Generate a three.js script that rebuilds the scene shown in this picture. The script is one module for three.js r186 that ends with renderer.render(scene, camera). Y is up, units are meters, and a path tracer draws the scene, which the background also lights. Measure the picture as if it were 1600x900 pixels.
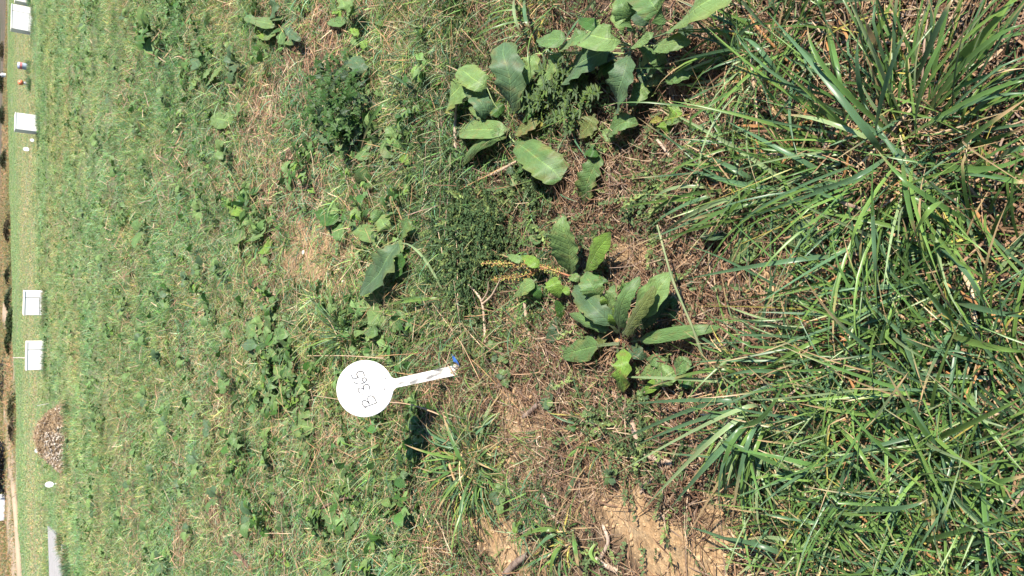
import * as THREE from 'three';
import { Sky } from 'three/addons/objects/Sky.js';
import { mergeGeometries } from 'three/addons/utils/BufferGeometryUtils.js';
import { ImprovedNoise } from 'three/addons/math/ImprovedNoise.js';

// ---------------------------------------------------------------- camera
const scene = new THREE.Scene();
const EYE = new THREE.Vector3(0, 1.5, 0), FOCAL = 1164, PITCH = 35.6 * Math.PI / 180, ROLL = 1.5 * Math.PI / 180;
const V = (x, y, z) => new THREE.Vector3(x, y, z);
const FWD = V(0, -Math.sin(PITCH), -Math.cos(PITCH));
const R0 = V(1, 0, 0), U0 = V(0, Math.cos(PITCH), -Math.sin(PITCH));
// the phone was held upright, and its picture is stored on its side: the picture's left is up
const RW = R0.clone().multiplyScalar(Math.cos(ROLL)).addScaledVector(U0, Math.sin(ROLL));
const UW = U0.clone().multiplyScalar(Math.cos(ROLL)).addScaledVector(R0, -Math.sin(ROLL));
const camera = new THREE.PerspectiveCamera(2 * Math.atan(450 / FOCAL) * 180 / Math.PI, 16 / 9, 0.05, 1500);
camera.position.copy(EYE);
camera.matrix.makeBasis(UW.clone().negate(), RW, FWD.clone().negate());
camera.quaternion.setFromRotationMatrix(camera.matrix);
camera.updateMatrixWorld();

// ---------------------------------------------------------------- sky, sun, exposure
const SUN = V(0.80, 0, 0.52).normalize().multiplyScalar(Math.cos(0.86)); SUN.y = Math.sin(0.86);
const sky = new Sky(); sky.name = 'sky'; sky.userData.kind = 'structure'; sky.scale.setScalar(1200);
sky.material.uniforms.sunPosition.value.copy(SUN);
sky.material.uniforms.turbidity.value = 7; sky.material.uniforms.rayleigh.value = 0.6; sky.material.uniforms.mieCoefficient.value = 0.005;
scene.add(sky); scene.environmentIntensity = 0.1;
const sun = new THREE.DirectionalLight(0xfff2de, 4.8);
sun.position.copy(SUN).multiplyScalar(60); sun.castShadow = true;
Object.assign(sun.shadow.camera, { left: -40, right: 40, top: 40, bottom: -40, near: 1, far: 160 }); sun.shadow.mapSize.set(4096, 4096);
scene.add(sun);
const renderer = new THREE.WebGLRenderer({ antialias: true });
renderer.toneMapping = THREE.LinearToneMapping; renderer.toneMappingExposure = 2.5;
renderer.shadowMap.enabled = true;

// ---------------------------------------------------------------- helpers
function rng(seed) { let a = seed >>> 0; return () => { a = (a + 0x6D2B79F5) >>> 0; let t = a; t = Math.imul(t ^ (t >>> 15), t | 1); t ^= t + Math.imul(t ^ (t >>> 7), t | 61); return ((t ^ (t >>> 14)) >>> 0) / 4294967296; }; }
const PN = new ImprovedNoise();
const noise = (x, z, k = 0) => PN.noise(x + 31.7, z + 11.3, k + 0.37);
const fbm = (x, z, k = 0) => noise(x, z, k) * 0.55 + noise(x * 2.1, z * 2.1, k + 3) * 0.3 + noise(x * 4.3, z * 4.3, k + 7) * 0.15;
const clamp = (v, a = 0, b = 1) => Math.min(b, Math.max(a, v));
const smooth = (a, b, v) => { const t = clamp((v - a) / (b - a)); return t * t * (3 - 2 * t); };
const mix = (a, b, t) => a + (b - a) * t;
const mixc = (a, b, t) => [mix(a[0], b[0], t), mix(a[1], b[1], t), mix(a[2], b[2], t)];
function terrain(x, z) {
  const d = Math.hypot(x, z);
  let y = 0.03 * noise(x * 0.8, z * 0.8) + 0.014 * noise(x * 3.3, z * 3.3, 5);
  if (d < 9) y += (0.007 * noise(x * 13, z * 13, 9) + 0.004 * noise(x * 31, z * 31, 2)) * (1 - smooth(6, 9, d));
  if (d > 8) y += 0.10 * noise(x * 0.21, z * 0.21, 4) * smooth(8, 20, d);
  return y;
}
const ray = (px, py) => FWD.clone().addScaledVector(UW, -(px - 800) / FOCAL).addScaledVector(RW, -(py - 450) / FOCAL);
function P(px, py, h = 0) {                      // the point h above the ground that the photograph shows at a pixel
  const r = ray(px, py); let y = h, p = null;
  for (let k = 0; k < 6; k++) { p = EYE.clone().addScaledVector(r, (y - EYE.y) / r.y); y = terrain(p.x, p.z) + h; }
  return p;
}
const depthOf = (p) => p.clone().sub(EYE).dot(FWD);
const mpp = (p) => depthOf(p) / FOCAL;           // metres per photograph pixel at a point
const used = {};
function numbered(n) { const k = used[n] = (used[n] ?? -1) + 1; return k ? n + '_' + String(k).padStart(3, '0') : n; }
function tag(o, label, category, group, kind) { if (label) o.userData.label = label; if (category) o.userData.category = category; if (group) o.userData.group = group; if (kind) o.userData.kind = kind; return o; }
function thing(name, label, category, pos, group) { const o = new THREE.Group(); o.name = numbered(name); o.position.copy(pos); scene.add(o); return tag(o, label, category, group); }
function part(name, geo, mat, parent, kind) { const m = new THREE.Mesh(geo, mat); m.name = name; m.castShadow = m.receiveShadow = true; parent.add(m); if (kind) m.userData.kind = kind; return m; }
function setting(name, geo, mat) { const m = part(numbered(name), geo, mat, scene, 'structure'); return m; }

class RB {                                        // collects ribbons and turns them into one geometry
  constructor() { this.p = []; this.c = []; this.u = []; this.i = []; }
  ribbon(pts, half, sides, lifts, cols, us) {     // per ring: centre, half width, side vector, lift of the edges, colour; us = across positions in -1..1
    const n = pts.length, m = us.length, b = this.p.length / 3;
    for (let k = 0; k < n; k++) for (let j = 0; j < m; j++) {
      const a = us[j], w = half[k], s = sides[k], l = lifts ? lifts(k, a) : [0, 0, 0];
      this.p.push(pts[k].x + s.x * a * w + l[0], pts[k].y + s.y * a * w + l[1], pts[k].z + s.z * a * w + l[2]);
      const c = typeof cols === 'function' ? cols(k / (n - 1), a) : cols; this.c.push(c[0], c[1], c[2]);
      this.u.push(k / (n - 1), a * 0.5 + 0.5);
    }
    for (let k = 0; k + 1 < n; k++) for (let j = 0; j + 1 < m; j++) { const q = b + k * m + j; this.i.push(q, q + 1, q + m, q + 1, q + m + 1, q + m); }
  }
  geo(origin) {
    const g = new THREE.BufferGeometry();
    if (origin) for (let k = 0; k < this.p.length; k += 3) { this.p[k] -= origin.x; this.p[k + 1] -= origin.y; this.p[k + 2] -= origin.z; }
    g.setAttribute('position', new THREE.Float32BufferAttribute(this.p, 3)); g.setAttribute('color', new THREE.Float32BufferAttribute(this.c, 3)); g.setAttribute('uv', new THREE.Float32BufferAttribute(this.u, 2));
    g.setIndex(this.i); g.computeVertexNormals(); return g;
  }
}
function tex(w, h, f, srgb, repeat) {
  const d = new Uint8Array(w * h * 4);
  for (let y = 0; y < h; y++) for (let x = 0; x < w; x++) { const c = f(x / w, y / h), o = (y * w + x) * 4; for (let k = 0; k < 3; k++) d[o + k] = clamp(c[k]) * 255; d[o + 3] = 255; }
  const t = new THREE.DataTexture(d, w, h, THREE.RGBAFormat); t.magFilter = THREE.LinearFilter; t.minFilter = THREE.LinearFilter; t.wrapS = t.wrapT = THREE.RepeatWrapping;
  if (srgb) t.colorSpace = THREE.SRGBColorSpace; if (repeat) t.repeat.set(repeat, repeat); t.needsUpdate = true; return t;
}
const tile = (u, v, f, k) => {                    // noise that repeats without a seam
  const a = PN.noise(u * f, v * f, k), b = PN.noise((u - 1) * f, v * f, k), c = PN.noise(u * f, (v - 1) * f, k), d = PN.noise((u - 1) * f, (v - 1) * f, k);
  return mix(mix(a, b, u), mix(c, d, u), v);
};

// ---------------------------------------------------------------- materials
const soilBump = tex(512, 512, (u, v) => { const n = 0.5 + 0.35 * tile(u, v, 14, 1.3) + 0.3 * tile(u, v, 37, 4.1) + 0.25 * tile(u, v, 90, 7.7); return [n, n, n]; }, false);
const soilMap = tex(512, 512, (u, v) => { const n = 0.86 + 0.16 * tile(u, v, 9, 2.2) + 0.22 * tile(u, v, 43, 5.2) + 0.2 * tile(u, v, 110, 8.4), w = tile(u, v, 21, 12.5) * 0.05; return [n + w, n, n - w]; }, true);
const groundMat = new THREE.MeshStandardMaterial({ vertexColors: true, roughness: 1, map: soilMap, bumpMap: soilBump, bumpScale: 0.006 });
const leafVein = (u, v) => {                      // u along the leaf, v across: pale midrib, slanting side veins
  const a = Math.abs(v - 0.5) * 2, rib = Math.exp(-((a / 0.05) ** 2)), s = (u * 11 - a * 1.5) % 1, e = Math.min(Math.abs(s - 0.5), 1), vein = Math.exp(-((e / 0.07) ** 2)) * (1 - a * 0.7);
  return { rib, vein };
};
const leafMap = tex(512, 128, (u, v) => { const { rib, vein } = leafVein(u, v), n = 0.80 + 0.09 * tile(u, v, 13, 3.3) + 0.07 * tile(u, v, 41, 6.3); return [n + rib * 0.24 + vein * 0.10, n + rib * 0.2 + vein * 0.085, n + rib * 0.14 + vein * 0.06]; }, true);
const leafBump = tex(512, 128, (u, v) => { const { rib, vein } = leafVein(u, v), n = 0.62 - 0.28 * vein - 0.35 * rib + 0.3 * tile(u, v, 17, 1.3); return [n, n, n]; }, false);
const leafMat = new THREE.MeshPhysicalMaterial({ vertexColors: true, map: leafMap, bumpMap: leafBump, bumpScale: 0.0055, roughness: 0.92, side: THREE.DoubleSide, transmission: 0.28, thickness: 0, specularIntensity: 0.2, clearcoat: 0.28, clearcoatRoughness: 0.45 });
const grassMat = new THREE.MeshPhysicalMaterial({ vertexColors: true, roughness: 0.92, side: THREE.DoubleSide, transmission: 0.3, thickness: 0, specularIntensity: 0.2, clearcoat: 0.5, clearcoatRoughness: 0.32 });
const turfMat = new THREE.MeshPhysicalMaterial({ vertexColors: true, roughness: 0.95, side: THREE.DoubleSide, transmission: 0.3, thickness: 0, specularIntensity: 0.15 });
const strawMat = new THREE.MeshPhysicalMaterial({ vertexColors: true, roughness: 0.85, specularIntensity: 0.35, side: THREE.DoubleSide });
const woodMat = new THREE.MeshStandardMaterial({ vertexColors: true, roughness: 0.95 });
const stoneMat = new THREE.MeshStandardMaterial({ vertexColors: true, roughness: 0.95 });
const plastic = (c, r = 0.45) => new THREE.MeshStandardMaterial({ color: new THREE.Color().setRGB(...c), roughness: r, side: THREE.DoubleSide });

// ---------------------------------------------------------------- where the ground is bare, strawy or green (ellipses lying on the ground)
function patch(px, py, rx, ry, amount = 1) {
  const c = P(px, py), a = P(px - rx, py), b = P(px + rx, py), l = P(px, py - ry), r = P(px, py + ry);
  return { x: c.x, z: c.z, rz: Math.abs(a.z - b.z) / 2, rx: Math.abs(l.x - r.x) / 2, amount };
}
function cover(list, x, z, k) {
  let m = 0; const wob = 0.45 * noise(x * 5, z * 5, k) + 0.3 * noise(x * 14, z * 14, k + 2);
  for (const e of list) { const d = Math.hypot((x - e.x) / e.rx, (z - e.z) / e.rz) + wob; m = Math.max(m, e.amount * (1 - smooth(0.7, 1.15, d))); }
  return m;
}
const bare = [patch(492, 400, 62, 82, 0.84), patch(790, 836, 66, 70), patch(1035, 850, 110, 80), patch(1215, 442, 55, 40, 0.9), patch(818, 505, 32, 50, 0.72), patch(810, 690, 45, 95, 0.68), patch(1010, 395, 60, 28, 0.78), patch(930, 780, 60, 55, 0.55), patch(1130, 800, 60, 60, 0.9), patch(1240, 850, 30, 60, 0.7), patch(1130, 440, 60, 40, 0.4), patch(560, 300, 30, 40, 0.3)];
const strawy = [patch(505, 60, 60, 70), patch(415, 180, 40, 80), patch(450, 300, 60, 70, 0.8), patch(1130, 140, 70, 150), patch(1500, 90, 120, 90), patch(900, 640, 110, 180), patch(960, 290, 110, 70), patch(710, 605, 60, 75, 0.95), patch(640, 650, 30, 60, 0.5), patch(1080, 410, 150, 80), patch(700, 830, 60, 90, 0.7), patch(210, 140, 14, 40, 0.8), patch(205, 420, 14, 30, 0.6), patch(205, 720, 14, 80, 0.8), patch(260, 90, 20, 40, 0.6), patch(345, 610, 30, 60, 0.5), patch(360, 270, 30, 40, 0.6), patch(255, 280, 16, 60, 0.5), patch(290, 840, 18, 50, 0.7), patch(340, 800, 20, 40, 0.6), patch(640, 40, 40, 40, 0.8), patch(112, 130, 5, 60, 0.6), patch(128, 560, 5, 80, 0.5), patch(150, 60, 7, 40, 0.5), patch(100, 640, 4, 50, 0.6), patch(178, 300, 8, 50, 0.5), patch(255, 590, 10, 40, 0.5), patch(98, 300, 3, 90, 0.5), patch(170, 850, 7, 50, 0.5), patch(100, 770, 4, 40, 0.7), patch(220, 860, 14, 50, 0.6), patch(640, 800, 40, 60, 0.5), patch(860, 30, 60, 50, 0.8), patch(440, 430, 40, 50, 0.6)];
const longGrass = [patch(1450, 640, 220, 330), patch(1420, 270, 190, 220, 0.22), patch(1200, 270, 90, 90, 0.5), patch(1240, 640, 110, 130, 0.6), patch(1280, 830, 80, 120, 0.8), patch(1250, 60, 90, 90, 0.4)];
const mossy = [patch(748, 375, 58, 100), patch(700, 270, 55, 45, 0.6), patch(735, 500, 25, 40, 0.4), patch(650, 310, 30, 50, 0.3), patch(1060, 300, 60, 50, 0.5), patch(830, 300, 40, 40, 0.5), patch(1000, 690, 80, 60, 0.4)];
// bands of the far field: lines on the ground
const line = (a, b) => { const p = P(...a), q = P(...b), dx = q.x - p.x, dz = q.z - p.z, l = Math.hypot(dx, dz); return (x, z) => ((x - p.x) * -dz + (z - p.z) * dx) / l; };
const stripNear = line([52, 100], [70, 860]), stripFar = line([10, 60], [29, 880]);
const s0 = Math.sign(stripNear(0, -100));
const pastNear = (x, z) => stripNear(x, z) * s0, pastFar = (x, z) => stripFar(x, z) * s0;   // metres beyond the line
const tanPatch = [patch(8, 490, 9, 30), patch(23, 600, 5, 60, 0.7), patch(12, 690, 14, 50, 0.8), patch(18, 830, 14, 90, 0.9)];

// ---------------------------------------------------------------- ground
{
  const rows = []; for (let d = -0.8; d < 3.2; d += 0.018) rows.push(d); for (let d = 3.2; d < 900; d *= 1.021) rows.push(d);
  const nc = 220, pos = [], col = [], uv = [], idx = [];
  rows.forEach((d, i) => {
    const hw = 1.3 + 0.95 * Math.max(0, d);
    for (let j = 0; j <= nc; j++) {
      const x = (j / nc * 2 - 1) * hw, z = -d, far = pastFar(x, z), near = pastNear(x, z);
      let y = terrain(x, z); if (d > 60) y -= 0.4 * smooth(60, 120, d);
      const n1 = fbm(x * 1.3, z * 1.3, 2), n2 = fbm(x * 6, z * 6, 4);
      let c = mixc([0.07, 0.044, 0.026], [0.125, 0.085, 0.05], clamp(0.5 + n1 + n2 * 0.6));
      if (d < 8) c = mixc(c, mixc([0.31, 0.2, 0.1], [0.42, 0.295, 0.165], clamp(0.5 + n2 * 1.3)), cover(bare, x, z, 3));
      if (d > 5) { const g = mixc([0.10, 0.15, 0.06], [0.17, 0.175, 0.095], clamp(0.5 + n1 * 1.6)); c = mixc(c, g, smooth(5, 14, d)); }
      if (near > 0) c = mixc(c, mixc([0.16, 0.24, 0.1], [0.25, 0.265, 0.15], clamp(0.35 + fbm(x * 0.3, z * 1.2, 8) * 1.2)), smooth(0, 1.5, near + n1));
      if (far > 0) { const b = mixc([0.06, 0.072, 0.035], [0.15, 0.112, 0.08], clamp(0.5 + fbm(x * 0.25, z * 0.5, 6) * 1.8)); c = mixc(c, mixc(b, [0.46, 0.36, 0.25], cover(tanPatch, x, z, 7)), smooth(0, 1.2, far + n1)); }
      pos.push(x, y, z); col.push(...c); uv.push(x * 1.7, z * 1.7);
    }
    if (i) for (let j = 0; j < nc; j++) { const a = (i - 1) * (nc + 1) + j, b = a + nc + 1; idx.push(a, a + 1, b, a + 1, b + 1, b); }
  });
  const g = new THREE.BufferGeometry(); g.setAttribute('position', new THREE.Float32BufferAttribute(pos, 3)); g.setAttribute('color', new THREE.Float32BufferAttribute(col, 3)); g.setAttribute('uv', new THREE.Float32BufferAttribute(uv, 2)); g.setIndex(idx); g.computeVertexNormals();
  setting('ground', g, groundMat);
}
function sheet(name, outline, lift, mat, thick) {   // a paved shape on the ground, traced in plan
  const pts = outline.map(([a, b]) => P(a, b)), s = new THREE.Shape(pts.map((p) => new THREE.Vector2(p.x, -p.z)));
  const g = new THREE.ExtrudeGeometry(s, { depth: thick, bevelEnabled: false }); g.rotateX(-Math.PI / 2);
  let top = 0; for (const p of pts) top = Math.max(top, p.y); g.translate(0, top + lift - thick, 0);
  const uvA = g.attributes.uv, pA = g.attributes.position; for (let k = 0; k < uvA.count; k++) uvA.setXY(k, pA.getX(k) * 0.9, pA.getZ(k) * 0.9);
  return setting(name, g, mat);
}
const PATH = [[79, 822], [81, 900], [83, 1000], [128, 1000], [108, 900], [104, 860], [95, 838]];
const pathPts = PATH.map(([a, b]) => P(a, b));
const onPath = (x, z) => { let c = false; for (let i = 0, j = pathPts.length - 1; i < pathPts.length; j = i++) { const a = pathPts[i], b = pathPts[j]; if ((a.z > z) !== (b.z > z) && x < (b.x - a.x) * (z - a.z) / (b.z - a.z) + a.x) c = !c; } return c; };
const concrete = new THREE.MeshStandardMaterial({ color: new THREE.Color().setRGB(0.34, 0.34, 0.35), roughness: 0.95, map: tex(256, 256, (u, v) => { const n = 0.9 + 0.12 * tile(u, v, 6, 1.1) + 0.14 * tile(u, v, 40, 5.5); return [n, n, n * 0.99]; }, true), bumpMap: soilBump, bumpScale: 0.003 });
sheet('concrete_path', PATH, 0.03, concrete, 0.2);

// ---------------------------------------------------------------- grass blades
const PAL = { blue: [0.082, 0.165, 0.077], mid: [0.085, 0.175, 0.044], bright: [0.14, 0.245, 0.055], pale: [0.215, 0.3, 0.14], yellow: [0.33, 0.29, 0.07], dry: [0.42, 0.3, 0.16], brown: [0.2, 0.13, 0.075] };
function bladeColours(r, dryness) {
  const q = r(); let c = q < 0.36 ? PAL.mid : q < 0.66 ? PAL.blue : q < 0.86 ? PAL.bright : PAL.pale;
  if (r() < dryness) c = r() < 0.35 ? PAL.yellow : r() < 0.7 ? PAL.dry : PAL.brown;
  const v = 0.8 + r() * 0.45, tipDry = r() < 0.34 ? 0.55 + r() * 0.3 : 2; c = c.map((x) => x * v);
  const foot = mixc(c, [0.2, 0.2, 0.07], 0.55), k0 = r() * 9;
  return (t, a) => { let k = t < 0.25 ? mixc(foot, c, t / 0.25) : c; if (t > tipDry) k = mixc(k, PAL.dry, smooth(tipDry, tipDry + 0.15, t)); const s = (1 + 0.12 * Math.sin(t * 17 + k0)) * (a === 0 ? 0.86 : 1); return [k[0] * s, k[1] * s, k[2] * s]; };
}
const OPEN = V(0.25, 0.8, 0.55).normalize();      // leaves turn their faces to the light
function bladeSides(pts, twist0, twist1, face) {
  const n = pts.length, out = []; let last = null;
  for (let k = 0; k < n; k++) {
    const t = pts[Math.min(n - 1, k + 1)].clone().sub(pts[Math.max(0, k - 1)]).normalize();
    let s = V(-t.z, 0, t.x); if (s.lengthSq() < 1e-4) s = last ? last.clone() : V(1, 0, 0); s.normalize();
    if (last && s.dot(last) < 0) s.negate(); last = s.clone();
    if (face) { const f = t.clone().cross(face); if (f.lengthSq() > 0.02) { f.normalize(); if (f.dot(s) < 0) f.negate(); s = f; } }
    out.push(s.applyAxisAngle(t, mix(twist0, twist1, k / (n - 1))));
  }
  return out;
}
function addBlade(rb, pts, width, r, dryness, fold = 0.3) {
  const n = pts.length, half = [], foot = 0.45 + r() * 0.2;
  for (let k = 0; k < n; k++) { const t = k / (n - 1); half.push(0.5 * width * Math.max(0.03, mix(foot, 1, smooth(0, 0.3, t)) * (1 - Math.pow(t, 3.2)))); }
  const tw = (r() - 0.5) * 1.3, sides = bladeSides(pts, tw, tw + (r() - 0.5) * 1.6);
  rb.ribbon(pts, half, sides, (k, a) => [0, Math.abs(a) * half[k] * fold, 0], bladeColours(r, dryness), [-1, 0, 1]);
}
function growBlade(base, az, el, len, droop, r, n = 9, kink = 0.2) {
  const pts = [base.clone()], p = base.clone(), step = len / (n - 1), bend = (r() - 0.5) * 0.9; const kk = r() < kink ? 3 + Math.floor(r() * (n - 5)) : -1; let a = az, e = el;
  for (let k = 1; k < n; k++) {
    const t = k / (n - 1); a = az + bend * t * t; e = el - droop * Math.pow(t, 1.35); if (kk >= 0 && k > kk) { e -= 0.9; a += bend; }
    p.x += Math.cos(a) * Math.cos(e) * step; p.z += Math.sin(a) * Math.cos(e) * step; p.y += Math.sin(e) * step;
    const g = terrain(p.x, p.z) + 0.006 + 0.012 * ((k * 7) % 3) / 3; if (p.y < g) p.y = g; pts.push(p.clone());
  }
  return pts;
}
function curve3(a, m, b, n = 10) {                // through a, m and b
  const c = m.clone().multiplyScalar(2).addScaledVector(a, -0.5).addScaledVector(b, -0.5), out = [];
  for (let k = 0; k < n; k++) { const t = k / (n - 1); out.push(a.clone().multiplyScalar((1 - t) * (1 - t)).addScaledVector(c, 2 * t * (1 - t)).addScaledVector(b, t * t)); }
  return out;
}
// a clump of grass: each long blade a part; the fine short blades between them joined
function tussock(label, px, py, o, traced = []) {
  const r = rng(o.seed), at = P(px, py), t = thing('grass_tussock', label, 'grass clump', at, o.group);
  for (const [bx, by, mx, my, mh, tx, ty, th, w] of traced) {
    const A = P(bx, by, 0.02), M = P(mx, my, mh), B = P(tx, ty, th), rb = new RB(); addBlade(rb, curve3(A, M, B, 12), w * mpp(M) * 0.88, r, 0.02, 0.35); part('blade', rb.geo(at), grassMat, t);
  }
  const az0 = o.az ?? 0, sp = o.spread ?? Math.PI;
  for (let k = 0; k < o.n; k++) {
    const a = r() * 6.283, q = Math.sqrt(r()) * o.rad, b = V(at.x + Math.cos(a) * q, 0, at.z + Math.sin(a) * q); b.y = terrain(b.x, b.z) - 0.01;
    const az = o.az === undefined ? a + (r() - 0.5) * 1.6 : az0 + (r() + r() - 1) * sp, rb = new RB();
    const withered = r() < (o.dry ?? 0.08);
    addBlade(rb, growBlade(b, az, mix(o.el[0], o.el[1], r()), mix(o.len[0], o.len[1], r()), mix(o.droop[0], o.droop[1], r()), r, 9, o.kink ?? 0.2), mix(o.w[0], o.w[1], r()) * (withered ? 0.5 : 1), r, withered ? 1 : 0);
    part('blade', rb.geo(at), grassMat, t);
  }
  {
    const rb = new RB();                            // dead thatch round the foot
    for (let k = 0; k < o.n * 0.7; k++) { const a = r() * 6.283, q = Math.sqrt(r()) * o.rad * 1.3, b = V(at.x + Math.cos(a) * q, 0, at.z + Math.sin(a) * q); b.y = terrain(b.x, b.z); addBlade(rb, growBlade(b, r() * 6.283, 0.1 + r() * 0.8, 0.06 + r() * 0.16, 0.6 + r() * 1.2, r, 7, 0.4), 0.0018 + r() * 0.0035, r, 1); }
    part('thatch', rb.geo(at), strawMat, t, 'stuff');
  }
  if (o.fine) {
    const rb = new RB();
    for (let k = 0; k < o.fine; k++) {
      const a = r() * 6.283, q = Math.sqrt(r()) * o.rad * 1.5, b = V(at.x + Math.cos(a) * q, 0, at.z + Math.sin(a) * q); b.y = terrain(b.x, b.z) - 0.005;
      addBlade(rb, growBlade(b, r() * 6.283, 0.2 + r() * 1.1, 0.05 + r() * 0.13, 0.5 + r() * 1.4, r, 5, 0.1), 0.0022 + r() * 0.003, r, (o.dry ?? 0.08) + 0.25);
    }
    part('fine_blade', rb.geo(at), grassMat, t, 'stuff');
  }
  return t;
}

// ---------------------------------------------------------------- broad leaves
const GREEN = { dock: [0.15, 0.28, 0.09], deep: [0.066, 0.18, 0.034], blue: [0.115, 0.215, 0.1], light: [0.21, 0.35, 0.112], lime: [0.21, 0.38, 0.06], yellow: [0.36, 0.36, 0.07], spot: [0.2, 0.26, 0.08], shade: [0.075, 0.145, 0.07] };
const PROFILE = {
  ovate: (t) => Math.pow(Math.sin(Math.PI * Math.pow(t, 0.72)), 0.62) * (1 - 0.1 * t),
  lance: (t) => Math.pow(Math.sin(Math.PI * Math.pow(t, 0.85)), 0.85),
  oblong: (t) => Math.pow(Math.max(0, 1 - (2 * t - 1) ** 4), 0.6) * (0.78 + 0.22 * t),
  round: (t) => Math.sqrt(Math.max(0, 1 - (2 * t - 1) ** 2)),
  strap: (t) => Math.pow(Math.sin(Math.PI * Math.pow(t, 0.6)), 0.4),
  lobed: (t) => Math.pow(Math.sin(Math.PI * Math.pow(t, 0.9)), 0.6) * (0.28 + 0.72 * Math.abs(Math.sin(t * 14))),
  toothed: (t) => Math.pow(Math.sin(Math.PI * Math.pow(t, 0.9)), 0.7) * (0.62 + 0.38 * Math.abs(Math.sin(t * 16))),
};
function leafRibbon(rb, pts, width, o, r) {
  const n = pts.length, pet = o.pet ?? 0.12, prof = PROFILE[o.shape ?? 'ovate'], half = [], wave = o.wave ?? 0.19, fr = 3 + r() * 4, ph = r() * 6, fold = o.fold ?? 0.22, col = GREEN[o.col ?? 'dock'], v = 0.88 + r() * 0.26;
  for (let k = 0; k < n; k++) { const t = k / (n - 1); half.push(0.5 * width * (t < pet ? 0.09 : Math.max(0.02, prof((t - pet) / (1 - pet)))) + (t < pet + 0.05 ? 0.0012 : 0)); }
  const sides = bladeSides(pts, o.tilt ?? 0, o.tilt2 ?? o.tilt ?? 0, OPEN), roll = o.roll ?? r() * 0.35, blem = o.spots ?? (r() < 0.4 ? 0.35 : 0.1), yel = o.edge ?? (r() < 0.25 ? 0.35 : 0);
  if (n > 14) for (let k = 1; k < n; k++) { const t = k / (n - 1); pts[k].y += width * 0.09 * Math.sin(t * 9 + ph) * t; }
  rb.ribbon(pts, half, sides, (k, a) => { const t = k / (n - 1), w = half[k], e = Math.abs(a), l = w * (fold * e - roll * e * e) + wave * w * e * e * Math.sin(t * fr * 6.283 + ph + (a < 0 ? 2.1 : 0)); return [0, l, 0]; },
    (t, a) => { const e = Math.abs(a); let c = col; if (t < pet) c = mixc(col, [0.27, 0.33, 0.15], 0.6); else { c = mixc(col, GREEN.yellow, smooth(0.5, 1, e) * yel * (0.5 + 0.5 * Math.sin(t * 7 + ph))); c = mixc(c, [0.3, 0.2, 0.08], smooth(0.2, 0.42, noise(t * 13 + ph, a * 6, 3)) * blem); const m = 1 + 0.3 * noise(t * 5 + ph, a * 2.5, 8); c = [c[0] * m, c[1] * m, c[2] * m]; } return [c[0] * v, c[1] * v, c[2] * v]; }, [-1, -0.66, -0.33, 0, 0.33, 0.66, 1]);
}
// a leaf traced from the photograph: [base x, base y, tip x, tip y, width in pixels, heights of base, middle and tip in metres, look]
function tracedLeaf(t, at, [bx, by, tx, ty, w, h0, h1, h2, o = {}], r) {
  const A = P(bx, by, h0), B = P(tx, ty, h2), M = P((bx + tx) / 2 + (o.mx ?? 0), (by + ty) / 2 + (o.my ?? 0), h1), rb = new RB();
  leafRibbon(rb, curve3(A, M, B, 18), w * mpp(M) * (depthOf(M) > 2.6 ? 1.4 : 1.2), o, r);
  const leaf = part('leaf', rb.geo(at), leafMat, t);
  if (o.stalk) { const q = P(o.stalk[0], o.stalk[1], 0.02), g = tube([q, q.clone().lerp(A, 0.5).add(V(0, 0.015, 0)), A], 0.0024, 0.002, 10, 5); g.translate(-at.x, -at.y, -at.z); part('leaf_stalk', paint(g, [0.27, 0.34, 0.14]), woodMat, t); }
  return leaf;
}
function plant(name, label, category, px, py, leaves, seed, group, extra) {
  const r = rng(seed), at = P(px, py), t = thing(name, label, category, at, group);
  for (const l of leaves) {
    tracedLeaf(t, at, l, r);
    for (let k = 0; k < (extra ?? (name === 'broad_leaved_weed' ? 1 : 0)); k++) {   // smaller leaves under and beside each large one
      const a = r() * 6.283, d = 12 + r() * 14, x = mix(l[0], l[2], 0.3 + r() * 0.6) + (r() - 0.5) * 26, y = mix(l[1], l[3], 0.3 + r() * 0.6) + (r() - 0.5) * 30;
      tracedLeaf(t, at, [x, y, x + Math.cos(a) * d, y + Math.sin(a) * d, 8 + r() * 8, 0.01 + r() * 0.03, 0.02 + r() * 0.04, 0.01 + r() * 0.04, { col: ['deep', 'dock', 'light', 'lime'][Math.floor(r() * 3.3)], shape: 'ovate', tilt: r() - 0.5 }], r);
    }
  }
  return t;
}
function tube(pts, r0, r1, seg = 24, sides = 6, rough = 0) {
  const c = new THREE.CatmullRomCurve3(pts), g = new THREE.TubeGeometry(c, seg, 1, sides, false), p = g.attributes.position, q = V(0, 0, 0);
  for (let k = 0; k <= seg; k++) { c.getPointAt(k / seg, q); const rr = mix(r0, r1, k / seg) * (1 + rough * noise(k * 0.9, r0 * 999, 2)); for (let j = 0; j <= sides; j++) { const i = k * (sides + 1) + j; p.setXYZ(i, q.x + (p.getX(i) - q.x) * rr, q.y + (p.getY(i) - q.y) * rr, q.z + (p.getZ(i) - q.z) * rr); } }
  return g;
}
function paint(g, f) { const p = g.attributes.position, a = new Float32Array(p.count * 3); for (let k = 0; k < p.count; k++) { const c = typeof f === 'function' ? f(p.getX(k), p.getY(k), p.getZ(k), k) : f; a.set(c, k * 3); } g.setAttribute('color', new THREE.BufferAttribute(a, 3)); return g; }
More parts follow.
